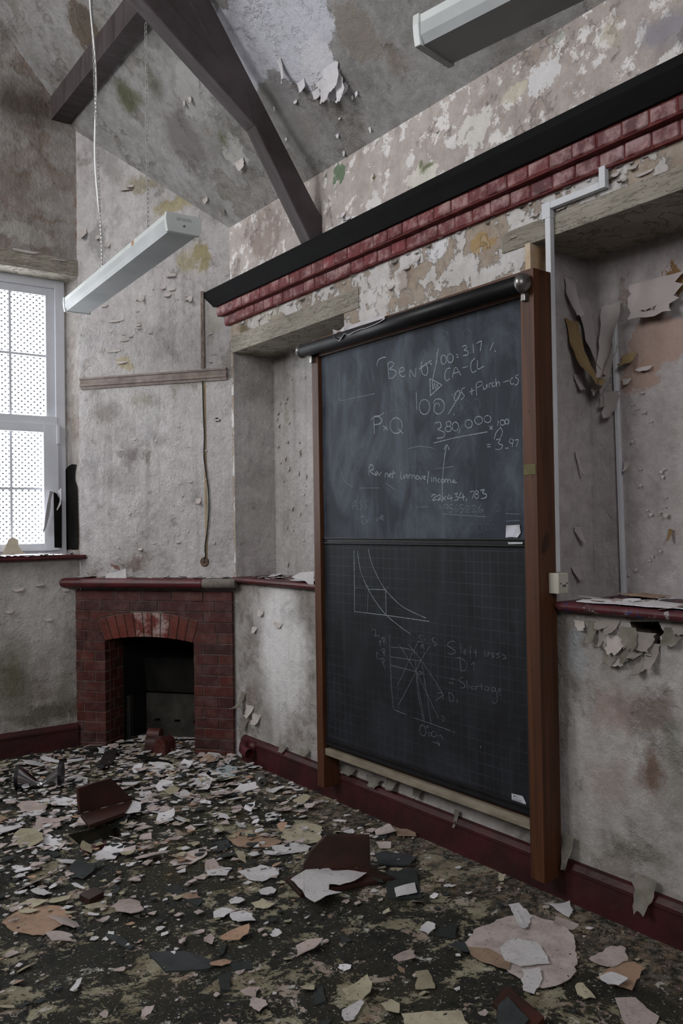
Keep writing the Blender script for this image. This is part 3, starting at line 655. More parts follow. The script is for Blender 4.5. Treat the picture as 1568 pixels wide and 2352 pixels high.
# mortar bed behind the bricks, dark firebox
m = MB()
def slab(u0, u1, z0, z1, o0, o1): m.prism([ch(u0, z0, o0), ch(u1, z0, o0), ch(u1, z1, o0), ch(u0, z1, o0)], CN * (o1 - o0))
slab(.004, .262, 0, 1.146, -.006, -.05); slab(.976, UE - .004, 0, 1.146, -.006, -.05); slab(.2, 1.05, .93, 1.146, -.006, -.05)
slab(.214, .26, 0, .80, -.05, -.26); slab(.978, 1.02, 0, .80, -.05, -.26)
m.prism([ch(u, z, -.006) for u, z in [(.2, .94), (.262, .79)] + [(.266 + .704 * k / 10, z_int(.266 + .704 * k / 10) + .004) for k in range(11)] + [(.976, .79), (1.04, .94)]], CN * -.1)
m.build('mortar', M_mortar, fp, fix=True)
m = MB()
m.quad(ch(.262, 0, -.25), ch(.37, 0, -.6), ch(.37, 1.35, -.6), ch(.262, 1.35, -.25)); m.quad(ch(.978, 0, -.25), ch(.87, 0, -.6), ch(.87, 1.35, -.6), ch(.978, 1.35, -.25))
m.quad(ch(.2, 0, -.56), ch(1.05, 0, -.56), ch(1.05, 1.4, -.56), ch(.2, 1.4, -.56)); m.quad(ch(.2, 1.3, -.05), ch(1.05, 1.3, -.05), ch(1.05, 1.3, -.6), ch(.2, 1.3, -.6)); m.quad(ch(.2, .81, -.1), ch(1.04, .81, -.1), ch(1.04, 1.3, -.12), ch(.2, 1.3, -.12))
for u in (.262, .978): m.quad(ch(u, .78, -.05), ch(u, .78, -.26), ch(u, 1.32, -.26), ch(u, 1.32, -.05))
m.build('firebox', M_soot_dark, fp)
m = MB()
def fblock(u0, u1, z0, z1, o0=-.42): m.obox(ch(u0, z0, -.54), CU * (u1 - u0), CN * (.54 + o0), ZZ * (z1 - z0))
fblock(.36, .88, 0, .105); fblock(.36, .88, .128, .32); fblock(.36, .88, .105, .128, -.5)
for a, b in ((.36, .43), (.48, .60), (.65, .76), (.81, .88)): fblock(a, b, .105, .128)
m.build('fireback', M_firebrick, fp)
m = MB(); m.prism([ch(.36, .335, -.42), ch(.36, .335, -.54), ch(.36, .64, -.54), ch(.36, .60, -.38)], CU * .52); m.build('fireback', simple('sooty_firebrick', '#1f1d1b', '#151413', 7, .95, .1, .5, 16), fp, bevel=.008, fix=True)
for u in (.292, .945): MB().obox(ch(u, 0, -.24), CU * .03, CN * -.05, ZZ * .33).build('iron_jamb', M_iron, fp, bevel=.004)
# mantel shelf, part of the fireplace: red, with a cement-mended end
def mantel(u0, u1, mat, r=.036): 
    pts = bullnose(-.095, .03, 0, 1.24, r)
    return MB().prism([ch(u0, z, -o) for o, z in pts], CU * (u1 - u0)).build('mantel_shelf', mat, fp, bevel=.006, fix=True)
m = None
mantel(-.115, 1.085, M_red); mantel(1.086, 1.335, M_cement, .034)
# grate bricks and charred bits in the hearth
def curb(c, ang, l, label):
    ax = V((math.cos(ang), math.sin(ang), 0)); sd = V((-ax.y, ax.x, 0)); p = [(-.05, 0), (.05, 0), (.05, .06)] + arc((0, .06), .05, 0, math.pi, 8)[1:-1] + [(-.05, .06)]
    o = MB().prism([c + sd * x + ZZ * z for x, z in p], ax * l).build('curb_brick', M_brick, bevel=.004, fix=True); return tag(o, label, 'brick')
curb(ch(.61, 0, .03), ROTC + .25, .13, 'rounded red curb brick lying in the fireplace mouth beside its upright twin')
curb(ch(.745, .0, .09), ROTC + 1.45, .13, 'rounded red curb brick standing end-on at the right of the fireplace mouth')
curb(ch(.50, 0, -.2), ROTC + .1, .1, 'rounded red curb brick set back deep inside the firebox')
m = MB(); m.tube([onZ(322, 1738, .02), onZ(355, 1748, .03), onZ(394, 1755, .02)], [.016, .02, .016], 7); tag(m.build('charred_stick', M_soot_dark, smooth=False), 'charred stick lying across the floor before the hearth', 'stick')
m = MB(); m.obox(onZ(225, 1768, .004), onZ(240, 1735, .004) - onZ(225, 1768, .004), onZ(258, 1762, .004) - onZ(225, 1768, .004), V((0, 0, .03))); tag(m.build('charred_board', M_iron, bevel=.004), 'dark charred board end lying before the fireplace', 'board')

# ------------------------------------------------------------------ shelves in the niches
M_redblue = simple('chipped_red_and_blue_paint', '#4d1c22', '#5a2228', 9, .5, .4, .5, 30, bdist=.008)
def redblue():
    t = NT('chipped_red_blue_paint', .5, .4); P = t.pos()
    c = t.mix(t.step(t.noise(9, 5, .6), .4, .6), lin('#4f1d23'), lin('#3c171b'))
    c = t.mix(t.step(t.noise(16, 5, .65, t.off(P, (3, 5, 7))), .56, .6), c, lin('#2c3358'))
    c = t.mix(t.step(t.noise(24, 6, .7, t.off(P, (8, 1, 2))), .6, .64), c, lin('#8f8a8c'))
    t.color(c); t.bump(t.noise(30, 5, .65), .5, .008); return t.m
s1 = MB().prism([(x, NY1 - .03, z) for x, z in bullnose(2.845, 3.225, 0, 1.25, .018)], V((0, -(NY1 - .03 - 3.93), 0))).build('niche_shelf', M_red, fix=True)
tag(s1, 'dark red rounded ledge in the niche beside the fireplace', 'shelf')
s2 = MB().prism([(x, 2.375, z) for x, z in bullnose(2.84, 3.305, 0, 1.262, .019)], V((0, -1.47, 0))).build('niche_shelf', redblue(), fix=True)
tag(s2, 'red and blue chipped ledge in the niche right of the blackboard', 'shelf')

# ------------------------------------------------------------------ chimney breast fittings
def cprof(prof, u0, u1, name, mat, par): return MB().prism([ch(u0, z, PL + o) for o, z in prof], CU * (u1 - u0)).build(name, mat, par, fix=True)
M_rail = simple('grimy_painted_moulding', '#8b807a', '#6e625c', 12, .7, .25, .4, 40)
pr = cprof([(0, 2.634), (.014, 2.634), (.018, 2.65), (.03, 2.655), (.03, 2.672), (.022, 2.676), (.024, 2.70), (.034, 2.705), (.034, 2.717), (0, 2.72)], .072, 1.25, 'picture_rail', M_rail, None)
tag(pr, 'short length of moulded picture rail across the chimney breast', 'rail')
M_strip = simple('rotten_wood_capping', '#55463e', '#83776f', 20, .85, .2, .5, 30, stretch=(4, 4, 1))
wd = thing('old_wiring', 'old wiring run down the chimney breast, wood capping above and black cable below', 'cable', ch(1.06, 2.0, PL))
MB().prism([ch(1.052, 2.73, PL), ch(1.078, 2.73, PL), ch(1.078, 3.277, PL), ch(1.056, 3.277, PL)], CN * .014).build('capping', M_strip, wd, fix=True)
MB().prism([ch(1.062, 1.37, PL), ch(1.080, 1.37, PL), ch(1.080, 2.63, PL), ch(1.064, 2.63, PL)], CN * .002).build('glue_strip', simple('ochre_glue', '#8c7858', '#9b8b73', 10, .9, .1, .3), wd, fix=True)
cp = [ch(u, z, PL + .012) for u, z in ((1.062, 2.64), (1.066, 2.4), (1.071, 2.25), (1.066, 2.1), (1.08, 1.98), (1.097, 1.86), (1.099, 1.72), (1.085, 1.58), (1.066, 1.46), (1.068, 1.4), (1.056, 1.37))]
MB().tube(smooth_line([tuple(p) for p in cp], 5), .0048, 6).build('cable', M_cableb, wd, smooth=True)
m = MB(); dc = ch(1.056, 1.352, PL); m.tube([dc, dc + CN * .008], [.036, .03], 16); m.build('fixing_plate', simple('rusty_plate', '#6b5a4e', '#4a3a30', 30, .85, .2, .4), wd, smooth=False)
m = MB(); m.tube([dc + CN * .008, dc + CN * .012], [.009, .006], 10); m.build('screw_head', M_iron, wd)  # small iron screw standing on the plate

# ------------------------------------------------------------------ blackboard
XC = 2.782                                                         # canvas plane
bb = thing('roller_blackboard', 'tall roller blackboard in varnished pine frame covered with chalk writing', 'blackboard', (2.8, 3.22, .09))
ZB, ZT = .095, 2.672
MB().box(2.755, 2.80, 2.388, 2.462, ZB, ZT - .002).build('post', M_wood, bb, bevel=.003)
MB().box(2.80, 2.868, 2.389, 2.425, ZB + .002, ZT - .004).build('side_panel', M_wood, bb, bevel=.002)
MB().box(2.757, 2.868, 3.992, 4.055, ZB + .01, ZT - .002).build('post', M_wood, bb, bevel=.003)
MB().box(2.762, 2.868, 2.462, 3.992, 2.565, ZT).build('top_rail', M_woodtop, bb, bevel=.003)
MB().box(2.80, 2.868, 2.425, 3.992, .31, .34).build('back_rail', M_woodtop, bb)
def board_mat(name, c1, c2, smear, grid=False):
    t = NT(name, .6, .22); P = t.pos(); sp = t.n('ShaderNodeSeparateXYZ'); t.l(P, sp.inputs[0])
    c = t.mix(t.step(t.noise(2.2, 5, .6), .35, .7), lin(c1), lin(c2))
    sm = t.step(t.noise(1, 5, .65, t.vm('MULTIPLY', P, (2, 4.5, 2.2)), .8), .42, .75)
    c = t.mix(t.ma('MULTIPLY', sm, smear), c, lin('#8a93a3'))
    st = t.step(t.noise(1, 4, .6, t.vm('MULTIPLY', P, (1, 24, 1.6))), .55, .8)
    c = t.mix(t.ma('MULTIPLY', st, smear * .5), c, lin('#7d8594'))
    if grid:
        def ln(o): return t.step(t.ma('ABSOLUTE', t.ma('SUBTRACT', t.ma('FRACT', t.ma('MULTIPLY', o, 1 / .0508)), .5)), .43, .48)
        gm = t.ma('MAXIMUM', ln(sp.outputs[1]), ln(sp.outputs[2]))
        gm = t.ma('MULTIPLY', gm, t.step(t.noise(3, 4, .6, t.off(P, (4, 4, 4))), .3, .7))
        c = t.mix(t.ma('MULTIPLY', gm, .2), c, lin('#5d6170'))
    t.color(c); t.bump(t.noise(160, 2, .5), .06, .002); return t.m
M_b1 = board_mat('blackboard_cloth', '#20242a', '#2a2f38', .24)
M_b2 = board_mat('blackboard_cloth_squared', '#141517', '#1a1b1e', .05, True)
cv1 = MB().box(XC, XC + .004, 2.463, 3.991, 1.515, 2.60).build('canvas', M_b1, bb); cv1['label'] = 'blue-grey upper writing cloth smeared with chalk'
cv2 = MB().box(XC, XC + .004, 2.463, 3.991, .375, 1.510).build('canvas', M_b2, bb); cv2['label'] = 'black squared lower writing cloth'
s = MB(); s.box(XC - .012, XC, 2.464, 3.99, 1.521, 1.529); s.box(XC - .006, XC, 2.464, 3.99, 1.502, 1.521); s.box(XC - .012, XC, 2.464, 3.99, 1.494, 1.502); s.build('seam_bar', M_black, bb, bevel=.002)
s = MB(); s.box(XC - .012, XC, 2.464, 3.99, .378, .390); s.box(XC - .012, XC, 2.464, 3.99, .352, .364); s.box(XC - .005, XC + .01, 2.464, 3.99, .345, .380); s.build('bottom_bar', M_black, bb, bevel=.002)
MB().box(2.768, 2.80, 2.462, 3.992, .292, .330).build('tray', simple('bare_grey_timber', '#8a8172', '#6d6456', 6, .8, .2, .2, 30, stretch=(4, 1, 4)), bb, bevel=.003)
ra, rb2 = V((2.722, 4.10, 2.612)), V((2.722, 2.425, 2.606)); rr = .037
ro = MB().tube([ra, rb2], rr, 24).build('roller', M_black, bb, smooth=False)
ro.data.polygons.foreach_set('use_smooth', [len(p.vertices) == 4 for p in ro.data.polygons])
d = (rb2 - ra).normalized()
MB().tube([rb2 + d * x for x in (-.01, 0, .012, .026, .036, .040)], [.036, .042, .043, .036, .02, .002], 20).build('roller_cap', M_steel, bb, smooth=True)
MB().tube([ra - d * x for x in (-.012, 0, .01, .02)], [.038, .043, .04, .026], 20).build('roller_cap', M_steel, bb, smooth=True)
for y in (2.43, 4.035): MB().box(2.735, 2.757, y - .012, y + .012, 2.535, 2.58).build('bracket', M_steel, bb, bevel=.003)
p = onX(1224, 1078, 2.755); MB().box(2.7525, 2.756, 2.392, 2.458, p.z - .022, p.z + .022).build('catch_plate', M_brass, bb, bevel=.001)
for z in (2.4, 2.05, 1.75, 1.3, .95, .55):
    for y, x in ((2.425, 2.7545), (4.025, 2.7565)):
        yy, z_ = y + rnd.uniform(-.02, .02), z + rnd.uniform(-.08, .08)
        MB().tube([V((x + .001, yy, z_)), V((x - .0006, yy, z_))], .0035, 8).build('screw', M_iron, bb)
# paper stuck to the cloth
def sticker(pts, name, mat, lift=.0022, curl=0):
    P = [onX(x, y, XC - lift) for x, y in pts]
    zc = sum(q.z for q in P) / len(P)
    P = [q + V((-curl * max(0, (q.z - zc) * 12) - curl * max(0, (zc - q.z) * 6), 0, 0)) for q in P]
    return MB().prism(P, V((-.0006, 0, 0))).build(name, mat, bb, fix=True)
M_paper = simple('white_paper', '#b9b9be', '#a5a6ac', 20, .8, .2, .1)
M_foil = simple('grey_shiny_paper', '#86857c', '#c4c6cf', 14, .5, .4, .2)
M_print = simple('print', '#33343c', rough=.8, bump=0)
M_printg = simple('grey_print', '#7b7d86', rough=.8, bump=0)
sticker([(1163, 1207), (1194, 1205), (1195.5, 1224), (1188, 1235), (1174, 1233.5), (1161, 1235)], 'torn_sticker', M_foil, .004, .006)
sticker([(1166, 1245), (1199.5, 1245), (1200, 1249.5), (1167, 1250)], 'tape', M_paper, .0135)
sticker([(1174.5, 1822), (1200, 1828.5), (1207, 1843), (1208, 1869.5), (1176, 1857)], 'printed_sticker', M_paper)
for q, mt in (([(1178.8, 1826.5), (1182.5, 1828), (1182.8, 1831), (1179.2, 1829)], M_print), ([(1185, 1829.5), (1187, 1830), (1187.3, 1832), (1185.2, 1831)], M_print)): sticker(q, 'print', mt, .0031)
for k in range(3):
    y = 1833.5 + k * 2.4; sticker([(1177.5, y), (1199, y + 6.2), (1199, y + 7.2), (1177.5, y + .9)], 'print', M_printg, .0031)
for k in range(8):
    y = 1841 + k * 1.9; sticker([(1178, y), (1204, y + 8), (1204, y + 8.9), (1178, y + .8)], 'print', M_printg, .0031)

# chalk: hand-drawn strokes, laid on the cloth as thin ribbons of chalk
def chalk_mat(name, c_, a):
    t = NT(name, .95, .05); t.color(lin(c_))
    f = t.ma('MULTIPLY', t.step(t.noise(260, 3, .7), .30, .62), a)
    tr = t.n('ShaderNodeBsdfTransparent'); mx = t.n('ShaderNodeMixShader'); t.put(mx.inputs[0], f); t.l(tr.outputs[0], mx.inputs[1]); t.l(t.b.outputs[0], mx.inputs[2])
    t.l(mx.outputs[0], t.t.nodes['Material Output'].inputs[0]); return t.m
CH = [chalk_mat('chalk', '#b4bdc6', .8), chalk_mat('chalk_thin', '#98a2ad', .5), chalk_mat('chalk_wiped', '#7f8894', .25)]
def el(cx, cy, rx, ry, a0=-90, turns=1.05, tilt=0):
    return [(cx + rx * math.cos(t) + tilt * ry * math.sin(t), cy + ry * math.sin(t)) for t in [math.radians(a0) - 2 * math.pi * turns * k / 14 for k in range(15)]]
up_b = [  # strokes over the upper cloth, in a 2.45x view whose corner is (680, 600)
 [(455, 590), (458, 562), (478, 545), (505, 540)], [(515, 572), (522, 655)], [(512, 580), (530, 566), (548, 574), (542, 592), (524, 606), (552, 612), (562, 630), (546, 654), (518, 661)],
 [(582, 622), (604, 616), (606, 602), (592, 598), (581, 615), (584, 640), (600, 650), (614, 644)], [(640, 656), (641, 612), (668, 650), (672, 602)],
 [(708, 562), (703, 600), (712, 634), (733, 640), (740, 605), (728, 572)], [(692, 606), (760, 558)], [(752, 572), (762, 582)], [(800, 492), (785, 580), (764, 682)],
 [(790, 512), (791, 570)], el(829, 554, 15, 26), el(866, 546, 17, 25), [(900, 526), (912, 523)], [(902, 541), (914, 538)], [(932, 482), (952, 474), (959, 488), (943, 500), (965, 506), (964, 526), (940, 531)], [(979, 515), (982, 517)], [(994, 466), (998, 516)], [(1014, 463), (1041, 451), (1035, 506)], [(1110, 456), (1090, 502)], [(1116, 504), (1122, 506)],
 [(868, 602), (848, 606), (836, 640), (842, 672), (866, 660)], [(878, 656), (896, 596), (926, 642)], [(882, 632), (918, 622)], [(934, 600), (966, 592)], [(1006, 546), (986, 566), (982, 606), (994, 626), (1013, 615)], [(1020, 556), (1021, 606), (1056, 590)],
 [(752, 660), (755, 756)], [(755, 756), (820, 696)], [(820, 696), (752, 660)], [(764, 680), (770, 722), (776, 684), (784, 720), (792, 690), (798, 712)],
 [(675, 730), (679, 836)], el(722, 820, 30, 42), [(770, 800), (782, 780), (810, 776), (832, 800), (828, 840), (800, 860), (776, 842), (780, 806), (800, 800), (806, 816)], [(930, 736), (855, 860)], [(876, 748), (880, 752)], [(886, 860), (890, 865)],
 el(905, 756, 14, 28, tilt=-.3), [(950, 710), (930, 722), (936, 744), (946, 760), (925, 782)], [(974, 736), (1001, 725)], [(987, 714), (988, 752)], [(1016, 756), (1013, 692), (1040, 676), (1046, 694), (1018, 712)], [(1052, 698), (1054, 720), (1068, 714), (1071, 690), (1077, 714)], [(1086, 712), (1086, 690), (1098, 684)], [(1114, 680), (1101, 690), (1105, 706), (1117, 700)], [(1122, 660), (1126, 706), (1128, 686), (1140, 680), (1145, 702)], [(1165, 681), (1195, 671)], [(1218, 655), (1204, 670), (1208, 690), (1224, 690)], [(1250, 636), (1233, 650), (1249, 666), (1245, 690), (1228, 698)],
 [(440, 971), (436, 888)], [(420, 892), (440, 876), (468, 876), (482, 896), (470, 914), (440, 920)], [(490, 926), (516, 950)], [(512, 926), (490, 952)], el(562, 925, 34, 44), [(574, 944), (602, 970)], [(440, 872), (470, 868), (492, 852)],
 [(780, 912), (808, 906), (815, 934), (796, 946), (834, 964), (828, 990), (790, 996)], el(857, 915, 13, 14), el(855, 944, 17, 15), el(895, 930, 18, 25), [(922, 944), (915, 966)], el(970, 915, 20, 23), el(1026, 895, 22, 22), el(1076, 888, 19, 20), [(775, 1023), (900, 992), (1076, 960)], [(1085, 926), (1105, 946)], [(1105, 925), (1088, 948)], [(1136, 896), (1132, 930)], el(1160, 908, 13, 15), el(1185, 903, 11, 14), [(1150, 935), (1124, 965), (1114, 1002)], [(1148, 930), (1160, 960), (1150, 992)],
 [(1072, 1032), (1092, 1030)], [(1074, 1045), (1094, 1043)], [(1125, 1005), (1150, 1000), (1136, 1024), (1160, 1036), (1148, 1058), (1120, 1058)], [(1177, 1052), (1195, 1051)], el(1210, 1012, 11, 13), [(1221, 1012), (1214, 1046)], [(1228, 1008), (1249, 1005), (1238, 1042)],
 [(820, 1360), (825, 1200), (834, 1110), (845, 1035)], [(832, 1060), (847, 1032), (861, 1062)],
 [(408, 1206), (413, 1150), (430, 1150), (436, 1170), (415, 1180), (446, 1206)], [(446, 1198), (458, 1192), (453, 1183), (445, 1196), (456, 1207)], [(460, 1190), (466, 1206), (478, 1186)], [(500, 1216), (502, 1196), (512, 1192), (518, 1216)], [(522, 1206), (534, 1200), (528, 1194), (521, 1206), (532, 1216)], [(547, 1175), (540, 1222)], [(534, 1196), (558, 1190)],
 [(590, 1182), (588, 1224), (600, 1220)], [(604, 1202), (608, 1222), (622, 1200), (626, 1224)], [(634, 1224), (634, 1204), (646, 1202)], [(652, 1226), (652, 1206), (664, 1206), (668, 1226)], el(682, 1217, 9, 10), [(694, 1208), (702, 1228), (712, 1206)], [(716, 1220), (727, 1214), (720, 1208), (716, 1222), (728, 1228)], [(745, 1180), (738, 1252)],
 [(760, 1216), (762, 1242)], [(772, 1242), (773, 1222), (784, 1220), (788, 1244)], [(806, 1224), (796, 1232), (806, 1246)], el(824, 1236, 9, 10), [(838, 1246), (839, 1228), (850, 1228), (852, 1246), (856, 1230), (868, 1232), (870, 1250)], [(880, 1242), (893, 1236), (886, 1230), (880, 1244), (904, 1246)],
 [(760, 1326), (774, 1311), (785, 1320), (766, 1346), (791, 1340)], [(790, 1326), (805, 1314), (812, 1326), (796, 1346), (816, 1340)], [(822, 1326), (840, 1346)], [(842, 1322), (822, 1348)], [(861, 1310), (850, 1336), (881, 1330)], [(870, 1316), (873, 1352)], [(888, 1310), (908, 1306), (898, 1322), (913, 1330), (904, 1345), (888, 1345)], [(928, 1300), (918, 1330), (949, 1325)], [(938, 1308), (941, 1346)], [(959, 1334), (954, 1351)], [(975, 1300), (1001, 1295), (990, 1336)], el(1015, 1300, 9, 9), el(1015, 1322, 11, 12), [(1035, 1290), (1058, 1285), (1048, 1304), (1070, 1312), (1064, 1331), (1040, 1336)]]
up_t = [
 [(800, 1378), (815, 1376)], [(802, 1391), (817, 1389)], el(842, 1379, 11, 11), [(853, 1379), (848, 1406)], [(880, 1370), (862, 1372), (862, 1388), (880, 1392), (875, 1410), (860, 1412)], [(906, 1368), (892, 1395), (900, 1412), (912, 1400), (895, 1394)], [(940, 1370), (922, 1372), (922, 1388), (940, 1393), (934, 1411), (920, 1412)], [(955, 1385), (968, 1375), (975, 1386), (956, 1412), (981, 1410)], [(988, 1382), (1002, 1372), (1006, 1386), (990, 1411), (1013, 1408)], [(1042, 1365), (1026, 1395), (1036, 1413), (1050, 1402), (1030, 1394)], [(822, 1422), (940, 1430), (1068, 1438)],
 [(355, 1277), (468, 1275)], [(500, 1247), (530, 1266), (552, 1285)], [(678, 1383), (745, 1382)], [(785, 1168), (885, 1155)], [(1178, 1420), (1265, 1423)], [(1178, 1463), (1260, 1458)], [(315, 1396), (330, 1346), (348, 1398)], [(320, 1378), (343, 1376)], [(376, 1350), (358, 1360), (370, 1380), (358, 1398)], [(400, 1346), (384, 1358), (396, 1378), (384, 1396)], [(240, 625), (243, 700), (242, 780), (330, 768), (440, 745)], [(358, 1440), (386, 1436)], [(370, 1424), (372, 1474), (384, 1476)], [(394, 1446), (398, 1470), (410, 1448)], [(450, 1440), (455, 1462), (466, 1438)], [(470, 1446), (490, 1440), (482, 1430), (470, 1448), (494, 1456)], [(630, 1056), (690, 1042), (760, 1050), (790, 1066)], [(248, 1160), (268, 1230), (320, 1272)], [(1268, 960), (1292, 1002)]]
up_f = [
 [(484, 432), (456, 438), (454, 470), (492, 464)], [(456, 452), (480, 448)], el(524, 442, 14, 14), [(538, 430), (540, 456)], [(556, 452), (556, 428), (576, 420)], [(645, 370), (655, 415)], [(690, 400), (692, 376), (716, 370), (720, 400)], [(852, 346), (806, 358), (802, 384), (852, 402), (830, 432), (765, 440)], el(960, 405, 18, 26), [(985, 432), (1000, 340), (1020, 330)], [(1075, 310), (1070, 360)],
 [(900, 780), (905, 842)], el(955, 810, 26, 30), el(1012, 805, 24, 30), [(850, 1480), (880, 1466), (884, 1490), (856, 1520), (892, 1516)], [(905, 1515), (900, 1530)], el(940, 1498, 18, 26), el(985, 1500, 17, 26), el(1030, 1502, 17, 26), [(1058, 1520), (1054, 1534)], el(1078, 1496, 14, 16), el(1105, 1494, 13, 16), [(275, 1000), (290, 1020), (325, 985), (330, 1020)], [(295, 1080), (300, 1150), (320, 1130)], [(520, 1090), (530, 1060), (545, 1090), (560, 1060), (580, 1095), (610, 1050)], [(300, 690), (330, 640), (352, 700)], [(1110, 1380), (1140, 1370), (1150, 1400), (1120, 1410)], [(1190, 1360), (1200, 1400), (1230, 1360), (1232, 1400)], [(560, 640), (640, 610), (700, 640)], [(480, 860), (560, 838), (640, 830)], [(470, 1140), (600, 1160), (700, 1150)], [(620, 1470), (650, 1436), (660, 1490)]]
lo_b = [
 [(325, 155), (327, 330), (328, 500)], [(328, 501), (540, 527), (748, 557)], [(345, 160), (355, 240), (375, 310), (405, 375), (450, 450), (505, 520), (570, 575), (642, 628)], [(405, 150), (420, 215), (450, 290), (500, 376), (580, 460), (650, 502), (730, 538)],
 [(405, 375), (500, 378)], [(503, 380), (507, 522)]]
def lz(pts): return [(x / 1568 * 833 + 392, y / 1337 * 710.5 + 563.5) for x, y in pts]      # closer view -> the same frame
lo_t = [[(330, 366), (352, 367)], [(362, 368), (378, 368)], [(386, 369), (396, 370)], [(405, 375), (401, 505)], [(398, 352), (400, 364), (408, 360), (400, 356)], [(518, 362), (511, 367), (517, 374)]] + [lz(p) for p in [
 [(250, 125), (258, 400), (270, 660), (292, 920)], [(292, 920), (430, 975)], [(500, 1005), (690, 1072), (890, 1142)], [(915, 1152), (945, 1160)], [(560, 190), (510, 290), (430, 460), (335, 665)], [(680, 248), (580, 400), (530, 520), (345, 872)], [(350, 232), (440, 370), (530, 520), (650, 760), (768, 1012)], [(442, 222), (510, 300), (590, 405), (720, 600), (818, 760)],
 [(270, 258), (390, 268), (510, 295)], [(262, 360), (430, 385), (590, 405)], [(268, 452), (420, 490), (530, 520)], [(530, 528), (570, 548), (596, 540), (590, 525), (560, 520)], [(512, 300), (530, 480), (570, 760), (620, 1040)], [(530, 560), (560, 800), (606, 1040)], [(590, 440), (640, 720), (688, 1072)], [(735, 830), (812, 770)], [(762, 745), (816, 752), (815, 815)],
 [(878, 740), (888, 835)], [(872, 738), (905, 750), (932, 800), (915, 832), (885, 836)], [(965, 808), (968, 856)], [(808, 985), (812, 1050)], [(806, 984), (826, 1000), (832, 1030), (812, 1052)], [(600, 140), (572, 135), (566, 160), (596, 180), (592, 202), (564, 200)], [(622, 172), (626, 190)], [(728, 160), (704, 172), (706, 196), (742, 215), (744, 240), (720, 242)], [(620, 280), (590, 240)], [(584, 275), (588, 240), (616, 238)],
 [(946, 204), (905, 196), (868, 222), (872, 250), (930, 285), (945, 315), (905, 335), (866, 322)], [(1004, 228), (1010, 335)], [(1034, 320), (1062, 306), (1052, 290), (1036, 308), (1044, 334), (1064, 332)], [(1128, 250), (1104, 260), (1108, 380)], [(1090, 318), (1122, 310)], [(1162, 282), (1166, 360)], [(1140, 318), (1182, 312)], [(1258, 280), (1264, 350), (1280, 356)], [(1290, 338), (1312, 328), (1302, 312), (1288, 330), (1300, 358)], [(1352, 320), (1334, 334), (1354, 356), (1336, 374)], [(1420, 318), (1386, 334), (1412, 360), (1384, 378)], [(1448, 330), (1486, 378), (1450, 382)],
 [(994, 376), (1010, 514)], [(958, 374), (1000, 372), (1060, 420), (1072, 466), (1046, 506), (1004, 512)], [(1144, 514), (1140, 425)], [(1112, 446), (1142, 420), (1164, 448)], [(896, 596), (940, 600)], [(876, 636), (928, 644)], [(1032, 576), (994, 592), (996, 620), (1040, 650), (1046, 685), (1004, 694)], [(1066, 610), (1074, 700), (1090, 672), (1106, 674), (1112, 704)], el(1138, 690, 18, 18), [(1168, 716), (1168, 680), (1196, 676)], [(1222, 640), (1228, 714)], [(1204, 672), (1246, 672)], el(1278, 700, 20, 20), [(1298, 684), (1306, 724)], el(1348, 708, 20, 22), [(1368, 690), (1392, 800), (1380, 846), (1346, 852), (1330, 828)], [(1402, 730), (1428, 718), (1422, 698), (1402, 716), (1406, 756), (1432, 770)],
 [(60, 80), (90, 70), (105, 96), (92, 152)], [(104, 150), (110, 128), (120, 152)], [(136, 130), (140, 156)], [(160, 170), (190, 160), (206, 186), (186, 200)], [(180, 170), (196, 232)], [(210, 200), (222, 226)], [(150, 250), (152, 192)], [(140, 208), (152, 190), (166, 206)], [(156, 290), (186, 276), (204, 300), (180, 320)], [(176, 290), (200, 352)], [(120, 390), (118, 316)], [(104, 336), (118, 312), (132, 330)], [(142, 392), (176, 376), (198, 404), (170, 430)], [(170, 392), (206, 496)],
 [(600, 1080), (572, 1110), (578, 1170), (610, 1200), (636, 1170), (628, 1110), (600, 1084)], [(640, 1100), (652, 1088), (664, 1104), (648, 1114), (640, 1100)], [(660, 1150), (668, 1200), (690, 1196), (688, 1166), (664, 1166)], el(722, 1180, 24, 30), [(760, 1180), (764, 1214)], [(780, 1200), (796, 1190), (800, 1216)], [(812, 1210), (816, 1244)], [(705, 1262), (780, 1288)], [(752, 1256), (782, 1290), (766, 1304)], [(1205, 1310), (1218, 1330)], [(1214, 1300), (1216, 1330)]]]
def strokes(L, oy, parent, mat, wpx, lift, gap=9):
    """strokes that touch or nearly touch make one mark"""
    L = [smooth_line([tuple(p) for p in pl], 4) for pl in L]; bb_ = [(min(x for x, _ in p) - gap, min(y for _, y in p) - gap, max(x for x, _ in p) + gap, max(y for _, y in p) + gap) for p in L]
    grp = list(range(len(L)))
    def root(i):
        while grp[i] != i: i = grp[i]
        return i
    for i in range(len(L)):
        for j in range(i):
            A, B = bb_[i], bb_[j]
            if A[0] < B[2] and B[0] < A[2] and A[1] < B[3] and B[1] < A[3]: grp[root(i)] = root(j)
    for g_ in sorted({root(i) for i in range(len(L))}):
        m = MB()
        for pts in [L[i] for i in range(len(L)) if root(i) == g_]:
            P = [onX(680 + x / 2.45, oy + y / 2.45, XC - lift) for x, y in pts]
            w = wpx * (P[0] - CAM).dot(FWD) / F / 2; vs = []; n = len(P)
            for i, p in enumerate(P):
                t = P[min(i + 1, n - 1)] - P[max(i - 1, 0)]
                if t.length < 1e-6: t = V((0, 1, 0))
                t.normalize(); s_ = t.cross(V((1, 0, 0))) * w * (.8 + .4 * noise.noise(p * 30)); vs += [p - s_, p + s_]
            m.add(vs, [(2 * i, 2 * i + 1, 2 * i + 3, 2 * i + 2) for i in range(n - 1)])
        o = m.build('chalk_writing', mat, parent); o['kind'] = 'stuff'
strokes(up_b, 600, cv1, CH[0], 2.5, .0012); strokes(up_t, 600, cv1, CH[1], 2.2, .0012); strokes(up_f, 600, cv1, CH[2], 2.6, .0012)
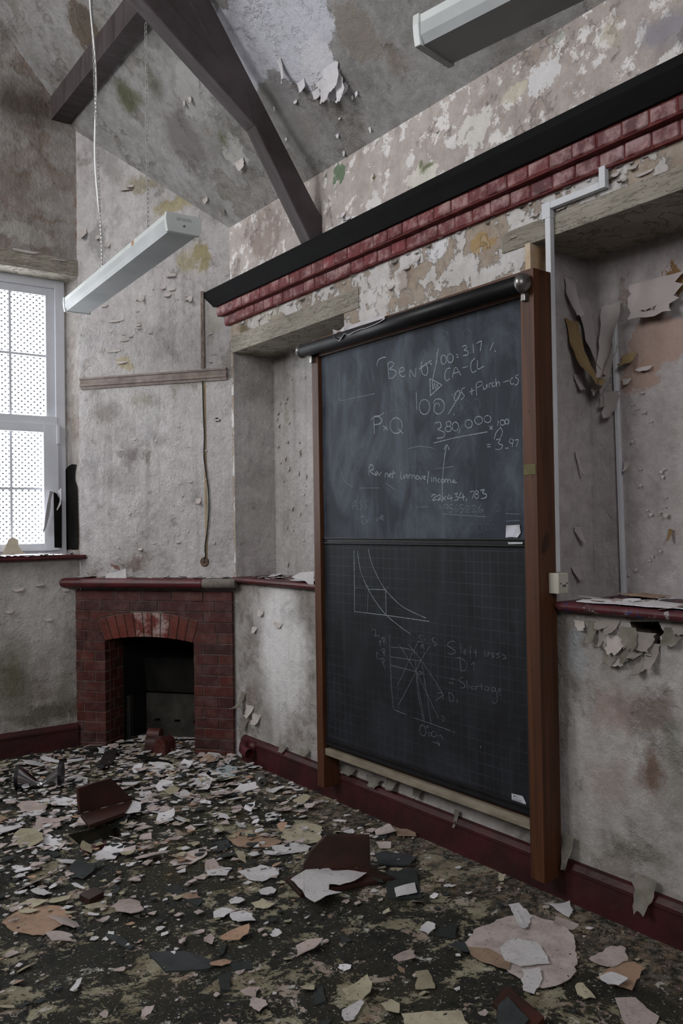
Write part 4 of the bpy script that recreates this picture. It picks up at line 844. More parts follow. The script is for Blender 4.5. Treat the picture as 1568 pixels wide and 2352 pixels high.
strokes(lo_b, 1200, cv2, CH[0], 1.6, .0012); strokes(lo_t, 1200, cv2, CH[1], 1.7, .0012)

# ------------------------------------------------------------------ cable trunking and switch box
tk = thing('cable_trunking', 'white plastic trunking stepping down from the cornice behind the blackboard frame', 'trunking', (2.88, 2.4, 1.35))
zc = 2.955
for nm, (ya, yb, za, zb_) in (('trunk_length', (2.104, 2.134, zc - .013, 3.03)), ('trunk_length', (2.134, 2.43, zc - .013, zc + .016)), ('trunk_length', (2.386, 2.414, 1.385, zc - .02)), ('trunk_corner', (2.384, 2.43, zc - .05, zc + .018))):
    MB().box(2.866 if nm == 'trunk_length' else 2.864, 2.892, ya, yb, za, zb_).build(nm, M_trunk, tk, bevel=.002)
sb = thing('switch_box', 'small cream plastic switch box on the side of the blackboard frame', 'switch', (2.86, 2.36, 1.30))
bx = MB().box(2.815, 2.878, 2.334, 2.388, 1.298, 1.384).build('box', simple('cream_plastic', '#b9b5a9', '#aca89c', 5, .4, .4, .03), sb, bevel=.004)
for x in (2.827, 2.867): MB().tube([V((x, 2.3345, 1.341)), V((x, 2.332, 1.341))], .003, 8).build('screw', M_iron, bx)
for x in (2.84, 2.849, 2.856): MB().box(x, x + .003, 2.332, 2.335, 1.326, 1.336).build('socket_slot', M_print, bx)  # raised dark bars; the shade inside the slots is put into their colour
q0, q1 = onX(1408, 735, 3.295), onX(1430, 1355, 3.295)
m = MB().prism([(3.292, y, z) for y, z in ((q0.y - .010, q0.z), (q0.y + .010, q0.z), (q1.y + .010, 1.262), (q1.y - .010, 1.262))], V((.025, 0, 0))).build('cable_trunking', M_trunk, bevel=.003, fix=True)
tag(m, 'straight white trunking strip up the back of the right niche', 'trunking')

# ------------------------------------------------------------------ paint hanging off walls and ceiling (parts of the surface they peel from)
def peel(parent, P, N, D, w, h, curl, mat, seed, nv=7, nu=5, skew=0., name='paint_peel', taper=.55):
    """a tongue of paint: held at its root P, runs along D on the surface, curls off towards N"""
    r = random.Random(seed); N = N.normalized(); D = (D - N * D.dot(N)).normalized(); S = D.cross(N).normalized()
    vs = []; p = V((0, 0)); ang = .08; st = h / nv
    for j in range(nv + 1):
        t = j / nv; wj = w * (1 - taper * t ** 1.6) * (.85 + .3 * r.random())
        sh = skew * t * w + (r.random() - .5) * .12 * w
        for i in range(nu + 1):
            s_ = i / nu - .5; jag = (r.random() - .5) * st * (1.1 if j == nv else .25)
            bow = .12 * h * (s_ * 2) ** 2 * t * (1 if seed % 2 else -.5)
            vs.append(P + S * (s_ * wj + sh) + D * (p.x + jag) + N * (.003 + p.y + abs(bow) * .6))
        ang += curl / nv * (.5 + t)
        p += V((math.cos(ang), math.sin(ang))) * st
    fs = [(j * (nu + 1) + i, j * (nu + 1) + i + 1, (j + 1) * (nu + 1) + i + 1, (j + 1) * (nu + 1) + i) for j in range(nv) for i in range(nu)]
    return MB().add(vs, fs).build(name, mat, parent, smooth=True)
def px_len(p, px): return px * (p - CAM).dot(FWD) / F
NXm, NYm, DN, UPW = V((-1, 0, 0)), V((0, -1, 0)), V((0, 0, -1)), V((0, 0, 1))
CEN = -CEIL_N; CED = V((1, 0, -1.155)).normalized()
sd = 100
def pl(surf, par, N, x, y, wpx, hpx, curl=1.6, D=DN, mat=M_curl, skew=0., nv=7, taper=.55):
    global sd; sd += 1; p = surf(x, y)
    return peel(par, p, N, D, px_len(p, wpx), px_len(p, hpx), curl, mat, sd, nv=nv, skew=skew, taper=taper)
# ceiling
pl(onCe, cl, CEN, 640, 135, 16, 50, .9, CED, M_curlw, .2); pl(onCe, cl, CEN, 690, 185, 34, 26, 1.3, CED, M_curlw); pl(onCe, cl, CEN, 740, 180, 46, 62, 1.5, CED, M_curlw); pl(onCe, cl, CEN, 770, 165, 36, 70, 1.2, CED, M_curlw)
pl(onCe, cl, CEN, 725, 205, 30, 36, 2.2, CED, M_curlw); pl(onCe, cl, CEN, 790, 190, 20, 36, 2.0, CED, M_curlw); pl(onCe, cl, CEN, 755, 150, 60, 50, .8, CED, M_curlw)
pl(onCe, cl, CEN, 435, 222, 14, 18, 1.6, CED); pl(onCe, cl, CEN, 422, 232, 10, 16, 1.8, CED); pl(onCe, cl, CEN, 548, 368, 40, 22, .9, CED); pl(onCe, cl, CEN, 470, 455, 24, 12, 1.0, CED); pl(onCe, cl, CEN, 510, 480, 16, 18, 1.3, CED, M_curlgreen)
for k in range(9): pl(onCe, cl, CEN, 640 + rnd.uniform(-20, 240), 250 + rnd.uniform(-40, 130), rnd.uniform(6, 14), rnd.uniform(6, 14), rnd.uniform(.8, 2), CED, M_curlw)
# upper wall
for a in ((790, 488, 16, 22, 1.4), (800, 500, 20, 16, 1.8), (728, 482, 8, 20, 1.2), (728, 500, 8, 14, 1.6), (1005, 300, 10, 10, 1.5)): pl(sR, wr, NXm, *a, mat=M_curlw)
# under the cornice
for k in range(34):
    x = 560 + k * 29 + rnd.uniform(-10, 10); P_ = V((XR, 0, 0)); y = 748 - (x - 515) * .4147 + rnd.uniform(2, 16)
    if 1225 < x < 1275: continue
    pl(sR, wr, NXm, x, y, rnd.uniform(10, 26), rnd.uniform(7, 16), rnd.uniform(1.0, 2.4), mat=rnd.choice((M_curl, M_curlw, M_curlgreen)))
for a in ((935, 612, 24, 16, 1.6), (960, 590, 16, 20, 1.2), (900, 655, 20, 16, 1.2), (1230, 492, 22, 16, 1.8), (1412, 398, 22, 26, 1.9), (1432, 410, 20, 24, 2.1), (1455, 380, 26, 20, 1.5), (1180, 540, 40, 10, 1.0), (1290, 475, 40, 9, .9), (1480, 395, 50, 10, .9)): pl(sR, wr, NXm, *a, mat=M_curl)
# scalloped tail of white paint over the left of the roller
SC = [(764, 757, 767), (772, 755, 775), (778, 753, 779), (784, 751, 772), (790, 749, 762), (800, 746, 765), (812, 743, 758), (826, 740, 752), (840, 736, 749), (857, 731, 742), (870, 728, 736), (883, 724, 728)]
a_ = [onX(x, y, 2.893) + V((0, 0, -.03)) for x, y, _ in SC]; b_ = [onX(x, (y + w_) / 2 - 6, 2.79) for x, y, w_ in SC]; c_2 = [onX(x, w_ + 5, 2.679) for x, y, w_ in SC]; k = len(SC)
MB().add(a_ + b_ + c_2, [(r_ * k + i, r_ * k + i + 1, r_ * k + k + i + 1, r_ * k + k + i) for r_ in (0, 1) for i in range(k - 1)]).build('paint_peel', M_curlw, wr)
# chimney breast
for a in ((330, 678, 10, 34, 1.9, .5), (385, 675, 18, 14, 1.6, 0), (435, 680, 14, 34, 2.0, -.4), (395, 662, 20, 10, 1.3, 0), (375, 658, 16, 12, 1.5, 0), (390, 630, 30, 16, 1.8, -.3), (290, 432, 36, 12, 1.4, 0), (300, 425, 16, 16, 1.7, 0), (192, 525, 22, 30, .9, .1), (228, 540, 14, 20, 1.5, .2), (250, 560, 10, 18, 1.7, .3), (265, 735, 40, 8, 1.2, 0), (285, 780, 24, 7, 1.3, 0), (260, 805, 40, 6, 1.0, 0), (225, 865, 44, 8, 1.2, 0), (318, 745, 12, 8, 1.5, 0), (455, 1145, 14, 20, 1.6, -.2), (240, 700, 20, 10, 1.4, 0), (280, 830, 30, 8, 1.2, 0), (500, 962, 14, 8, 1.4, 0), (410, 420, 14, 14, 1.6, 0), (300, 770, 14, 8, 1.6, 0), (345, 762, 14, 8, 1.6, 0)):
    pl(onC, wc, CN, *a[:5], mat=M_curl, skew=a[5])
for k in range(40):
    pl(onC, wc, CN, rnd.uniform(195, 515), rnd.uniform(640, 1270), rnd.uniform(5, 12), rnd.uniform(4, 9), rnd.uniform(.8, 2.2), mat=M_curl)
# left niche and the wall below it
for k in range(30):
    pl(sN, wr, NXm, rnd.uniform(636, 705), rnd.uniform(850, 1290), rnd.uniform(4, 9), rnd.uniform(5, 14), rnd.uniform(.7, 2), mat=M_curl)
for a in ((560, 1590, 20, 50, 1.5, M_curlgreen), (575, 1620, 34, 30, 1.0, M_curl), (590, 1640, 40, 26, .8, M_curl), (566, 1650, 18, 34, 1.4, M_curlgreen), (600, 1400, 30, 16, .6, M_curl), (640, 1430, 40, 12, .5, M_curl), (585, 1440, 24, 14, .6, M_curl)): pl(sR, wr, NXm, *a[:5], mat=a[5])
# right niche: whole sheets coming away from the corner
for a in ((1390, 800, 60, 110, .5, M_curl), (1500, 675, 60, 50, 1.1, M_curl), (1520, 690, 40, 40, 1.3, M_curl), (1445, 812, 40, 46, 1.7, M_tan), (1480, 842, 44, 12, .8, M_curl), (1440, 870, 22, 20, 1.2, M_curl), (1390, 910, 30, 30, .8, M_curl), (1440, 1060, 14, 26, .8, M_curl), (1540, 1215, 10, 30, .8, M_tan), (1530, 1180, 12, 10, .9, M_curl)):
    pl(lambda x, y: onX(x, y, 3.3), wr, NXm, *a[:5], mat=a[5])
for a in ((1345, 690, 60, 185, .5, M_sheet, .05), (1306, 640, 40, 90, .35, M_sheet, .3), (1312, 735, 44, 175, .8, M_tan, .2), (1325, 860, 30, 40, .5, M_sheet, .4), (1322, 1035, 10, 60, .5, M_sheet, .5), (1325, 1210, 26, 40, .8, M_sheet, .5), (1320, 1300, 26, 36, .9, M_sheet, .5)):
    pl(lambda x, y: onY(x, y, 2.53), wr, NYm, *a[:5], mat=a[5], taper=a[6], nv=9)
for a in ((1402, 700, 50, 185, .35, M_sheet, .75), (1505, 640, 130, 95, .45, M_sheet, .2), (1405, 900, 40, 60, .4, M_sheet, .3)):
    pl(lambda x, y: onX(x, y, 3.295), wr, NXm, *a[:5], mat=a[5], taper=a[6], nv=9)
pl(lambda x, y: onY(x, y, 2.53), wr, NYm, 1246, 600, 10, 14, 1.2, mat=M_curlw)
for k in range(22):
    pl(lambda x, y: onX(x, y, 3.305), wr, NXm, rnd.uniform(1440, 1560), rnd.uniform(900, 1330), rnd.uniform(5, 11), rnd.uniform(4, 9), rnd.uniform(.7, 1.8), mat=M_curl)
# rags of paint below the right ledge, round a black hole
for a in ((1330, 1425, 30, 24, .9), (1362, 1428, 26, 52, .7), (1385, 1425, 40, 26, 1.2), (1412, 1424, 40, 40, .9), (1440, 1440, 50, 50, .6), (1478, 1452, 60, 46, .6), (1420, 1460, 60, 44, .5), (1400, 1490, 36, 44, 1.1), (1440, 1490, 40, 40, 1.3), (1470, 1485, 40, 40, 1.4), (1502, 1478, 34, 66, .7), (1475, 1510, 26, 48, 1.1), (1412, 1505, 40, 30, 1.5), (1545, 1442, 50, 48, .9), (1380, 1470, 14, 24, 1.6), (1560, 1430, 40, 30, .8), (1452, 1500, 20, 20, 2.0), (1490, 1495, 20, 18, 2.0)):
    pl(sR, wr, NXm, *a, mat=rnd.choice((M_curl, M_rag, M_rag, M_curlgreen)), taper=rnd.uniform(.2, .8), skew=rnd.uniform(-.5, .5))
# baseboard tongues
for a in ((1305, 1916, 30, 76, .35), (1482, 2012, 56, 84, .5)): pl(lambda x, y: onX(x, y, 2.875), wr, NXm, *a, mat=M_curlgreen)
for a in ((800, 1760, 60, 20, .9), (860, 1785, 50, 24, .8), (900, 1790, 40, 26, 1.0), (1050, 1860, 14, 40, .5), (960, 1810, 30, 20, .8), (700, 1720, 40, 16, .8), (650, 1710, 30, 20, .8)): pl(lambda x, y: onX(x, y, 2.885), wr, NXm, *a, mat=M_curlgreen)
# gable
for a in ((40, 1350, 30, 10, 1.0), (90, 1340, 26, 8, 1.2), (150, 1352, 20, 8, 1.2), (20, 1400, 24, 10, 1.0), (110, 1420, 20, 8, 1.0), (60, 575, 60, 8, .8), (130, 592, 50, 8, .8)): pl(sG, wb, NYm, *a, mat=M_curl)

# ------------------------------------------------------------------ fallen things on the floor
def flat_poly(pts, mat, name, label, cat, group=None, z=.004, th=.003, jag=.006, seed=1, curl=.0, concave=False):
    """a sheet traced on the floor: jagged rim, slight warp, real thickness"""
    r = random.Random(seed); P = [onZ(x, y, z) for x, y in pts]; out = []; n = len(P)
    for i in range(n):
        a, b = P[i], P[(i + 1) % n]; k = max(2, int((b - a).length / .022))
        for j in range(k):
            q = a.lerp(b, j / k); out.append(q + V((r.uniform(-jag, jag), r.uniform(-jag, jag), 0)))
    c = sum(out, V()) / len(out); n = len(out)
    def lift(q): return V((0, 0, curl * (q - c).length ** 2 * 10 + .004 * noise.noise(q * 14) + .002))
    inner = [c.lerp(q, .55) for q in out]; top = [c + lift(c)] + [q + lift(q) for q in inner] + [q + lift(q) for q in out]
    m = MB(); D = V((0, 0, th))
    fs = [(0, 1 + i, 1 + (i + 1) % n) for i in range(n)] + [(1 + i, 1 + n + i, 1 + n + (i + 1) % n, 1 + (i + 1) % n) for i in range(n)]
    if concave:
        o = MB().prism([q + lift(q) - D for q in out], D).build(name, mat, fix=True); return tag(o, label, cat, group)
    bot = [q - D for q in top[1 + n:]]; base = len(top)
    fs += [(1 + n + i, base + i, base + (i + 1) % n, 1 + n + (i + 1) % n) for i in range(n)] + [tuple(base + i for i in range(n))[::-1]]
    m.add(top + bot, fs); o = m.build(name, mat, fix=True); return tag(o, label, cat, group)
heroes = [
 ([(1065, 2172), (1095, 2135), (1150, 2112), (1200, 2100), (1280, 2120), (1318, 2150), (1325, 2200), (1320, 2240), (1290, 2262), (1250, 2275), (1195, 2250), (1150, 2222), (1100, 2195)], M_pink, 'largest pinkish grey sheet of plaster lying flat below the blackboard post', .004),
 ([(1066, 2174), (1120, 2180), (1168, 2205), (1172, 2228), (1140, 2222), (1090, 2200)], M_peach, 'orange patch of paint at the edge of the largest pink sheet', .010),
 ([(1145, 2178), (1180, 2155), (1235, 2165), (1250, 2190), (1262, 2215), (1195, 2222), (1160, 2205)], M_white, 'chalk white sheet lying on top of the largest pink sheet', .011),
 ([(1200, 2228), (1240, 2226), (1248, 2250), (1225, 2282), (1200, 2276)], M_white, 'small white sheet hanging over the rim of the largest pink sheet', .012),
 ([(1168, 2080), (1190, 2075), (1222, 2105), (1207, 2136), (1190, 2125)], M_white, 'white arrowhead of paint near the foot of the right blackboard post', .012),
 ([(1262, 2078), (1310, 2070), (1314, 2090), (1308, 2108), (1285, 2096)], M_white, 'curled white flake by the baseboard right of the blackboard', .01),
 ([(1350, 2205), (1400, 2175), (1438, 2180), (1440, 2205), (1410, 2222), (1375, 2215)], M_pink, 'pale plaster sheet with torn edge near the baseboard corner', .01),
 ([(1370, 2245), (1400, 2222), (1455, 2208), (1478, 2225), (1450, 2275), (1400, 2262)], M_peach, 'peach stained sheet with a raised curved edge', .006),
 ([(1410, 2292), (1455, 2292), (1510, 2335), (1505, 2362), (1440, 2362)], M_pink, 'pale sheet beside the fallen grey tile piece', .006),
 ([(624, 1944), (690, 1934), (714, 1946), (708, 1956), (632, 1964)], M_white, 'clean white oblong card before the standing tile', .006),
 ([(545, 2002), (600, 1988), (640, 1996), (640, 2010), (600, 2026), (570, 2021)], M_white, 'broad white flake left of the paint-draped tile', .005),
 ([(220, 1965), (240, 1945), (285, 1945), (265, 1975), (222, 1977)], M_white, 'white flake with a straight edge in front of the floor hole', .006),
 ([(385, 1982), (430, 1956), (474, 1945), (475, 1965), (440, 1984), (408, 1986)], M_pink, 'long two-toned flake mid floor with a curled white rim', .008),
 ([(310, 1836), (325, 1815), (345, 1816), (362, 1848)], M_white, 'lilac white triangle of paint beside the left broken tile', .01),
 ([(268, 1850), (290, 1837), (326, 1845), (322, 1866), (285, 1870)], M_white, 'white flake resting on the left broken tile', .04),
 ([(95, 1845), (130, 1828), (178, 1838), (180, 1850), (130, 1850)], M_white, 'wide white flake between steel drum and left tile', .012),
 ([(465, 1750), (480, 1722), (500, 1725), (512, 1740), (490, 1748)], M_white, 'white flake at the right foot of the fireplace', .012),
 ([(485, 1775), (510, 1756), (545, 1762), (540, 1782), (500, 1785)], simple('paint_pale_blue', '#93a0a4', '#a9b2b3', 8, .85, .2, .2), 'pale blue flake below the fireplace corner', .012),
 ([(440, 1790), (470, 1776), (490, 1790), (478, 1816), (455, 1808)], M_white, 'white fishtail flake in mid floor before the fireplace', .010),
 ([(650, 1935), (560, 1905), (520, 1925), (545, 1945), (620, 1946)], M_peach, 'tan paper strip under the white oblong card', .002),
 ([(650, 1905), (700, 1888), (740, 1900), (735, 1935), (690, 1940), (645, 1925)], M_cream, 'large yellowed cream sheet mid floor', .003),
 ([(905, 1905), (950, 1905), (955, 1920), (912, 1922)], M_peach, 'pinkish crumpled flake close to the baseboard', .012),
 ([(0, 2120), (60, 2080), (140, 2082), (170, 2110), (100, 2150), (30, 2140)], M_peach, 'broad orange tan sheet at the near edge of the floor', .004),
 ([(405, 2058), (450, 2046), (458, 2062), (430, 2068)], M_peach, 'small peach flake lying alone mid floor', .006),
 ([(490, 2095), (512, 2086), (535, 2092), (515, 2108), (492, 2108)], M_white, 'small bright white torn flake beside slate shards', .008),
 ([(785, 2320), (828, 2298), (834, 2305), (812, 2345), (790, 2345)], M_white, 'narrow white hooked flake near the dark foreground', .006),
 ([(955, 2232), (985, 2228), (998, 2270), (955, 2275)], M_cream, 'cream flake alone in the dark foreground', .004),
 ([(925, 2330), (1000, 2322), (1060, 2320), (1075, 2356), (930, 2358)], M_cream, 'wide cream sheet by the fallen red tile edge', .004),
 ([(500, 1990), (470, 1998), (475, 2012), (520, 2010), (530, 1998)], M_white, 'white flake with ragged end beside slate chip', .006),
 ([(130, 1945), (60, 1935), (60, 1925), (110, 1917), (160, 1938)], M_white, 'long white strip lying left of the floor hole', .008)]
for k, (pts, mt, lb, z) in enumerate(heroes): flat_poly(pts, mt, 'paint_sheet', lb, 'paint flake', None, z, .0025, .005, 40 + k, .02 if mt is M_white else .006)
slates = [
 ([(862, 1962), (885, 1955), (955, 1968), (942, 1986), (870, 1985)], 'speckled dark slate lying behind the paint-draped tile', .012),
 ([(885, 2005), (915, 1996), (955, 2000), (968, 2062), (890, 2064)], 'dark slate with a white card on it', .006),
 ([(835, 1996), (860, 1998), (880, 2025), (850, 2018)], 'small pointed slate leaning by the draped tile', .02),
 ([(340, 2188), (420, 2184), (500, 2210), (480, 2225), (380, 2232)], 'long greenish slate in the dark foreground', .006),
 ([(1000, 2135), (1050, 2125), (1045, 2155), (995, 2148)], 'square blue-grey slate chip beside the pink sheet', .006),
 ([(375, 2040), (405, 2032), (470, 2068), (455, 2082), (415, 2062)], 'narrow slate shard under the peach flake', .003),
 ([(500, 2185), (520, 2168), (515, 2190), (505, 2196)], 'thin pointed slate splinter in the foreground', .006),
 ([(530, 2215), (575, 2205), (580, 2225), (540, 2232)], 'mid grey slate chip beside the long green slate', .004),
 ([(500, 2240), (530, 2235), (528, 2275), (505, 2270)], 'upright-lying slate chip behind the long green slate', .004),
 ([(100, 1952), (125, 1944), (138, 1965), (125, 1970)], 'blue slate chip left of the white flake', .006),
 ([(490, 1935), (525, 1928), (530, 1945), (500, 1958)], 'blue-grey slate chip beside tan paper', .006),
 ([(240, 2145), (275, 2150), (310, 2172), (300, 2180), (265, 2165)], 'narrow broken slate stick in the foreground', .01),
 ([(720, 2280), (740, 2262), (748, 2300), (722, 2310)], 'dark olive slate shard in the near dirt', .004)]
for k, (pts, lb, z) in enumerate(slates): flat_poly(pts, M_slate, 'slate', lb, 'slate', None, z, .007, .002, 90 + k, .0)
flat_poly([(905, 2040), (952, 2027), (958, 2050), (910, 2060)], M_white, 'paint_sheet', 'white card lying on the dark slate', 'paint flake', None, .015, .002, .001, 70)
# broken angled clay tiles
def clay_tile(label, a, b, prof, lie, th=.02, tilt=.12):
    """a, b: foot of the upright leaf; prof: (fraction, height) of its top; lie: outline of the lying leaf"""
    t = thing('broken_clay_tile', label, 'tile', (a + b) / 2); d = b - a; nrm = V((-d.y, d.x, 0)).normalized()
    if nrm.dot(CAM - a) < 0: nrm = -nrm
    back = -nrm * tilt
    up = [a, b] + [a + d * f + (ZZ + back) * h for f, h in prof]
    MB().prism(up, -nrm * th).build('upright_leaf', M_tile, t, bevel=.003, fix=True)
    MB().prism(lie, V((0, 0, -th))).build('lying_leaf', M_tile, t, bevel=.003, fix=True); return t
a, b = onZ(184, 1868, .075), onZ(306, 1838, .045)
clay_tile('broken angled red clay tile propped over the floor hole', a, b, ((1.0, .015), (.93, .03), (.62, .145), (.3, .14), (0, .13)), [a, b, onZ(285, 1866, .055), onZ(205, 1895, .075)])
a, b = onZ(697, 2003, .03), onZ(851, 1990, .03)
clay_tile('broken angled red clay tile draped with a torn pale sheet', a, b, ((1.0, .135), (.35, .15), (.12, .09), (0, .03)), [a, b, onZ(905, 2014, .022), onZ(800, 2032, .02), onZ(690, 2052, .02), onZ(655, 2016, .03)])
flat_poly([(668, 2020), (690, 2005), (722, 1988), (735, 1998), (748, 1990), (762, 2000), (800, 1998), (842, 2004), (815, 2022), (780, 2034), (757, 2030), (755, 2044), (785, 2050), (750, 2058), (722, 2072), (702, 2060), (690, 2040)], M_white, 'paint_sheet', 'torn pale lilac sheet draped over the broken clay tile', 'paint flake', None, .038, .002, .003, 71, .0, True)
m = MB(); q = [onZ(1130, 2300, .02), onZ(1165, 2262, .03), onZ(1250, 2335, .03), onZ(1215, 2372, .02)]; m.prism(q, V((0, 0, -.02))); tag(m.build('clay_tile_piece', M_tile, bevel=.003, fix=True), 'dark red clay tile edge half buried by the cream sheet', 'tile')
flat_poly([(1140, 2315), (1165, 2290), (1215, 2340), (1190, 2375), (1150, 2375)], M_slate, 'mortar_lump', 'grey mortar slab lying against the red tile edge', 'rubble', None, .03, .02, .004, 77)
m = MB(); q = onZ(182, 2070, .0); r_ = onZ(216, 2052, .0); m.obox(q, r_ - q, onZ(205, 2082, 0) - q, V((0, 0, .03))); tag(m.build('tile_fragment', M_tile, bevel=.003), 'small dark red tile fragment in the near left dirt', 'tile')
m = MB(); q = [onZ(182, 1946, .012), onZ(245, 1930, .012), onZ(247, 1938, .012), onZ(190, 1956, .012)]; m.prism(q, V((0, 0, -.02))); tag(m.build('tile_fragment', M_red, bevel=.003, fix=True), 'dark red strip edging the floor hole', 'tile')
# pinched steel drum
ce, cf = onZ(42, 1812, .0), onZ(140, 1806, .0)
dr = thing('steel_drum', 'polished steel drum folded in the middle with black rims', 'drum', (ce + cf) / 2)
m = MB(); ax = (cf - ce); L = ax.length; ax.normalize(); sdv = V((-ax.y, ax.x, 0)); n = 20; R = .072; rings = []
for i in range(13):
    t = i / 12; k = abs(t - .52) / .52; hh = R * (.22 + .78 * min(1, k * 1.06)) if True else R
    c = ce + ax * (t * L); rings.append([c + sdv * (math.cos(g) * R * (.4 + .6 * min(1, k))) + ZZ * (hh + math.sin(g) * hh) for g in [2 * math.pi * q / n for q in range(n)]])
m.add([p for rg in rings for p in rg], [(i * n + k, i * n + (k + 1) % n, (i + 1) * n + (k + 1) % n, (i + 1) * n + k) for i in range(12) for k in range(n)]); m.build('shell', M_chrome, dr, smooth=True)
for c, s_ in ((ce, -1), (cf, 1)): MB().tube([c + ZZ * R - ax * s_ * .01, c + ZZ * R + ax * s_ * .012], R + .004, 20).build('rim', M_black, dr)
# drinks can, pipe stub
c = onZ(602, 1796, .033); dcan = (onZ(606, 1795, .033) - onZ(594, 1768, .033)).normalized()
cn = thing('drinks_can', 'dented unpainted drinks can lying near the red pipe stub', 'can', c - V((0, 0, .033)))
prof_c = [(-.115, .022), (-.110, .028), (-.104, .032), (-.02, .0325), (-.008, .031), (-.002, .027), (0, .0255)]
MB().tube([c + dcan * x for x, _ in prof_c], [r_ for _, r_ in prof_c], 18).build('body', M_can, cn, smooth=True)
MB().tube([c + dcan * .0005, c + dcan * .0015], .024, 18).build('lid', M_steel, cn); MB().tube([c + dcan * .0016 + V((0, 0, -.008)), c + dcan * .002 + V((0, 0, -.008))], .008, 10).build('mouth', M_soot_dark, cn)  # mouth: flat black disc, dark of the opening put into its colour
p0 = V((2.90, 5.03, .11)); pp = thing('pipe_stub', 'red painted iron pipe stub with elbow beside the fireplace', 'pipe', (2.86, 4.98, .05))
MB().tube([V((2.90, 5.06, .13)), V((2.835, 5.05, .125)), V((2.815, 5.02, .105)), V((2.81, 4.93, .095))], .032, 14, cap=False).build('pipe', M_red, pp, smooth=True)
MB().tube([V((2.814, 5.01, .1)), V((2.814, 5.005, .1))], .030, 14).build('bore', M_iron, pp); MB().tube([V((2.87, 5.0, .13)), V((2.868, 4.945, .125))], .034, 12).build('flange', M_red, pp, smooth=True)

# ------------------------------------------------------------------ loose flakes: kinds of a few shapes, then many individuals
def flake_mesh(seed, mat, n=7):
    r = random.Random(seed); a0 = r.random() * 6.28; asp = r.uniform(.45, .9); c1_, c2_ = r.uniform(-.1, .4), r.uniform(0, 6.28); ang = sorted(r.uniform(0, 6.28) for _ in range(n)); cs = []
    ang = [a0 + 2 * math.pi * i / n + r.uniform(-.35, .35) for i in range(n)]
    for t in ang:
        rad = r.uniform(.55, 1.1); cs.append(V((math.cos(t) * rad, math.sin(t) * rad * asp, 0)))
    rim = []
    for i in range(n):
        a, b = cs[i], cs[(i + 1) % n]; m_ = a.lerp(b, r.uniform(.35, .65)); rim += [a, m_ * r.uniform(.84, 1.1)]
    n = len(rim)
    def z(p): q = p.x * math.cos(c2_) + p.y * math.sin(c2_); return c1_ * q * q * .5 + .12
    top = [V((0, 0, z(V((0, 0, 0)))))] + [V((p.x * .5, p.y * .5, z(p * .5))) for p in rim] + [V((p.x, p.y, z(p))) for p in rim]
    bot = [p - V((0, 0, .05)) for p in top[1 + n:]]; k = len(top)
    fs = [(0, 1 + i, 1 + (i + 1) % n) for i in range(n)] + [(1 + i, 1 + n + i, 1 + n + (i + 1) % n, 1 + (i + 1) % n) for i in range(n)] + [(1 + n + i, k + i, k + (i + 1) % n, 1 + n + (i + 1) % n) for i in range(n)] + [tuple(range(k, k + n))[::-1]]
    me = bpy.data.meshes.new('flake'); me.from_pydata(top + bot, [], fs); me.update(); me.materials.append(mat); return me
KIND = {
 'white': (M_white, 'chalky white paint flake on the floor', 'white flakes on the floor'),
 'pink': (M_pink, 'pinkish grey plaster flake on the floor', 'pinkish flakes on the floor'),
 'cream': (M_cream, 'yellowed cream paint flake on the floor', 'cream flakes on the floor'),
 'peach': (M_peach, 'tan and peach paint flake on the floor', 'tan flakes on the floor'),
 'slate': (M_slate, 'dark grey slate chip on the floor', 'slate chips on the floor')}
FM = {k: [flake_mesh(hash(k) % 1 + i * 7 + j * 131, v[0]) for i in range(8)] for j, (k, v) in enumerate(KIND.items())}
rnd = random.Random(77)
CORNER_A, CORNER_B = ch(-.2, 0, .12), ch(1.35, 0, .12)
def free(p):
    if p.x > 2.845 or p.y > 6.17: return False
    if (p - B0).dot(CN) < .06 and not (.3 < (p - B0).dot(CU) < .94 and (p - B0).dot(CN) > -.35): return False
    if x0 - .03 < p.x < x1 + .03 and y0 - .03 < p.y < y1 + .03: return False
    return True
x0, x1, y0, y1 = H_FLOOR
LAND = [(' nearest the fireplace mouth', ch(.62, 0, .25)), (' nearest the steel drum', onZ(90, 1815)), (' nearest the propped clay tile', onZ(250, 1850)), (' nearest the draped clay tile', onZ(760, 2020)), (' nearest the drinks can', onZ(600, 1790)), (' nearest the left post foot', onZ(735, 1840)), (' nearest the right post foot', onZ(1230, 2060)), (' nearest the largest pink sheet', onZ(1200, 2190)), (' nearest the charred board', onZ(240, 1755)), (' nearest the long green slate', onZ(420, 2205)), (' nearest the white oblong card', onZ(670, 1950)), (' nearest the speckled slate', onZ(910, 1970)), (' nearest the window wall', onZ(20, 1740)), (' nearest the floor hole', onZ(220, 1915)), (' nearest the peach flake', onZ(430, 2060))]
def far(p): return max(0., min(1., (p.y - 2.6) / 2.2))
def spot(base=.28):
    while True:
        p = V((rnd.uniform(.4, 2.85), rnd.uniform(1.5, 6.15), 0))
        if p.x < 1.62 - .47 * (p.y - 2.9) * -1 - 1.45 and p.y < 4: continue
        if rnd.random() > base + (1 - base) * far(p) ** 1.2: continue
        if free(p): return p
def pick(p):
    f = far(p); w = (.22 + .28 * f, .24 + .12 * f, .24 - .14 * f, .12 - .06 * f, .18 - .12 * f)
    return rnd.choices(list(KIND), w)[0]
KEEP = [(onZ(250, 1850), .24), (onZ(770, 2005), .24), (onZ(90, 1815), .17), (onZ(600, 1785), .08), (onZ(240, 1755), .1), (onZ(915, 2030), .1), (onZ(1190, 2320), .12), (onZ(355, 1748), .1), (ch(.66, 0, .08), .14)]; placed = []
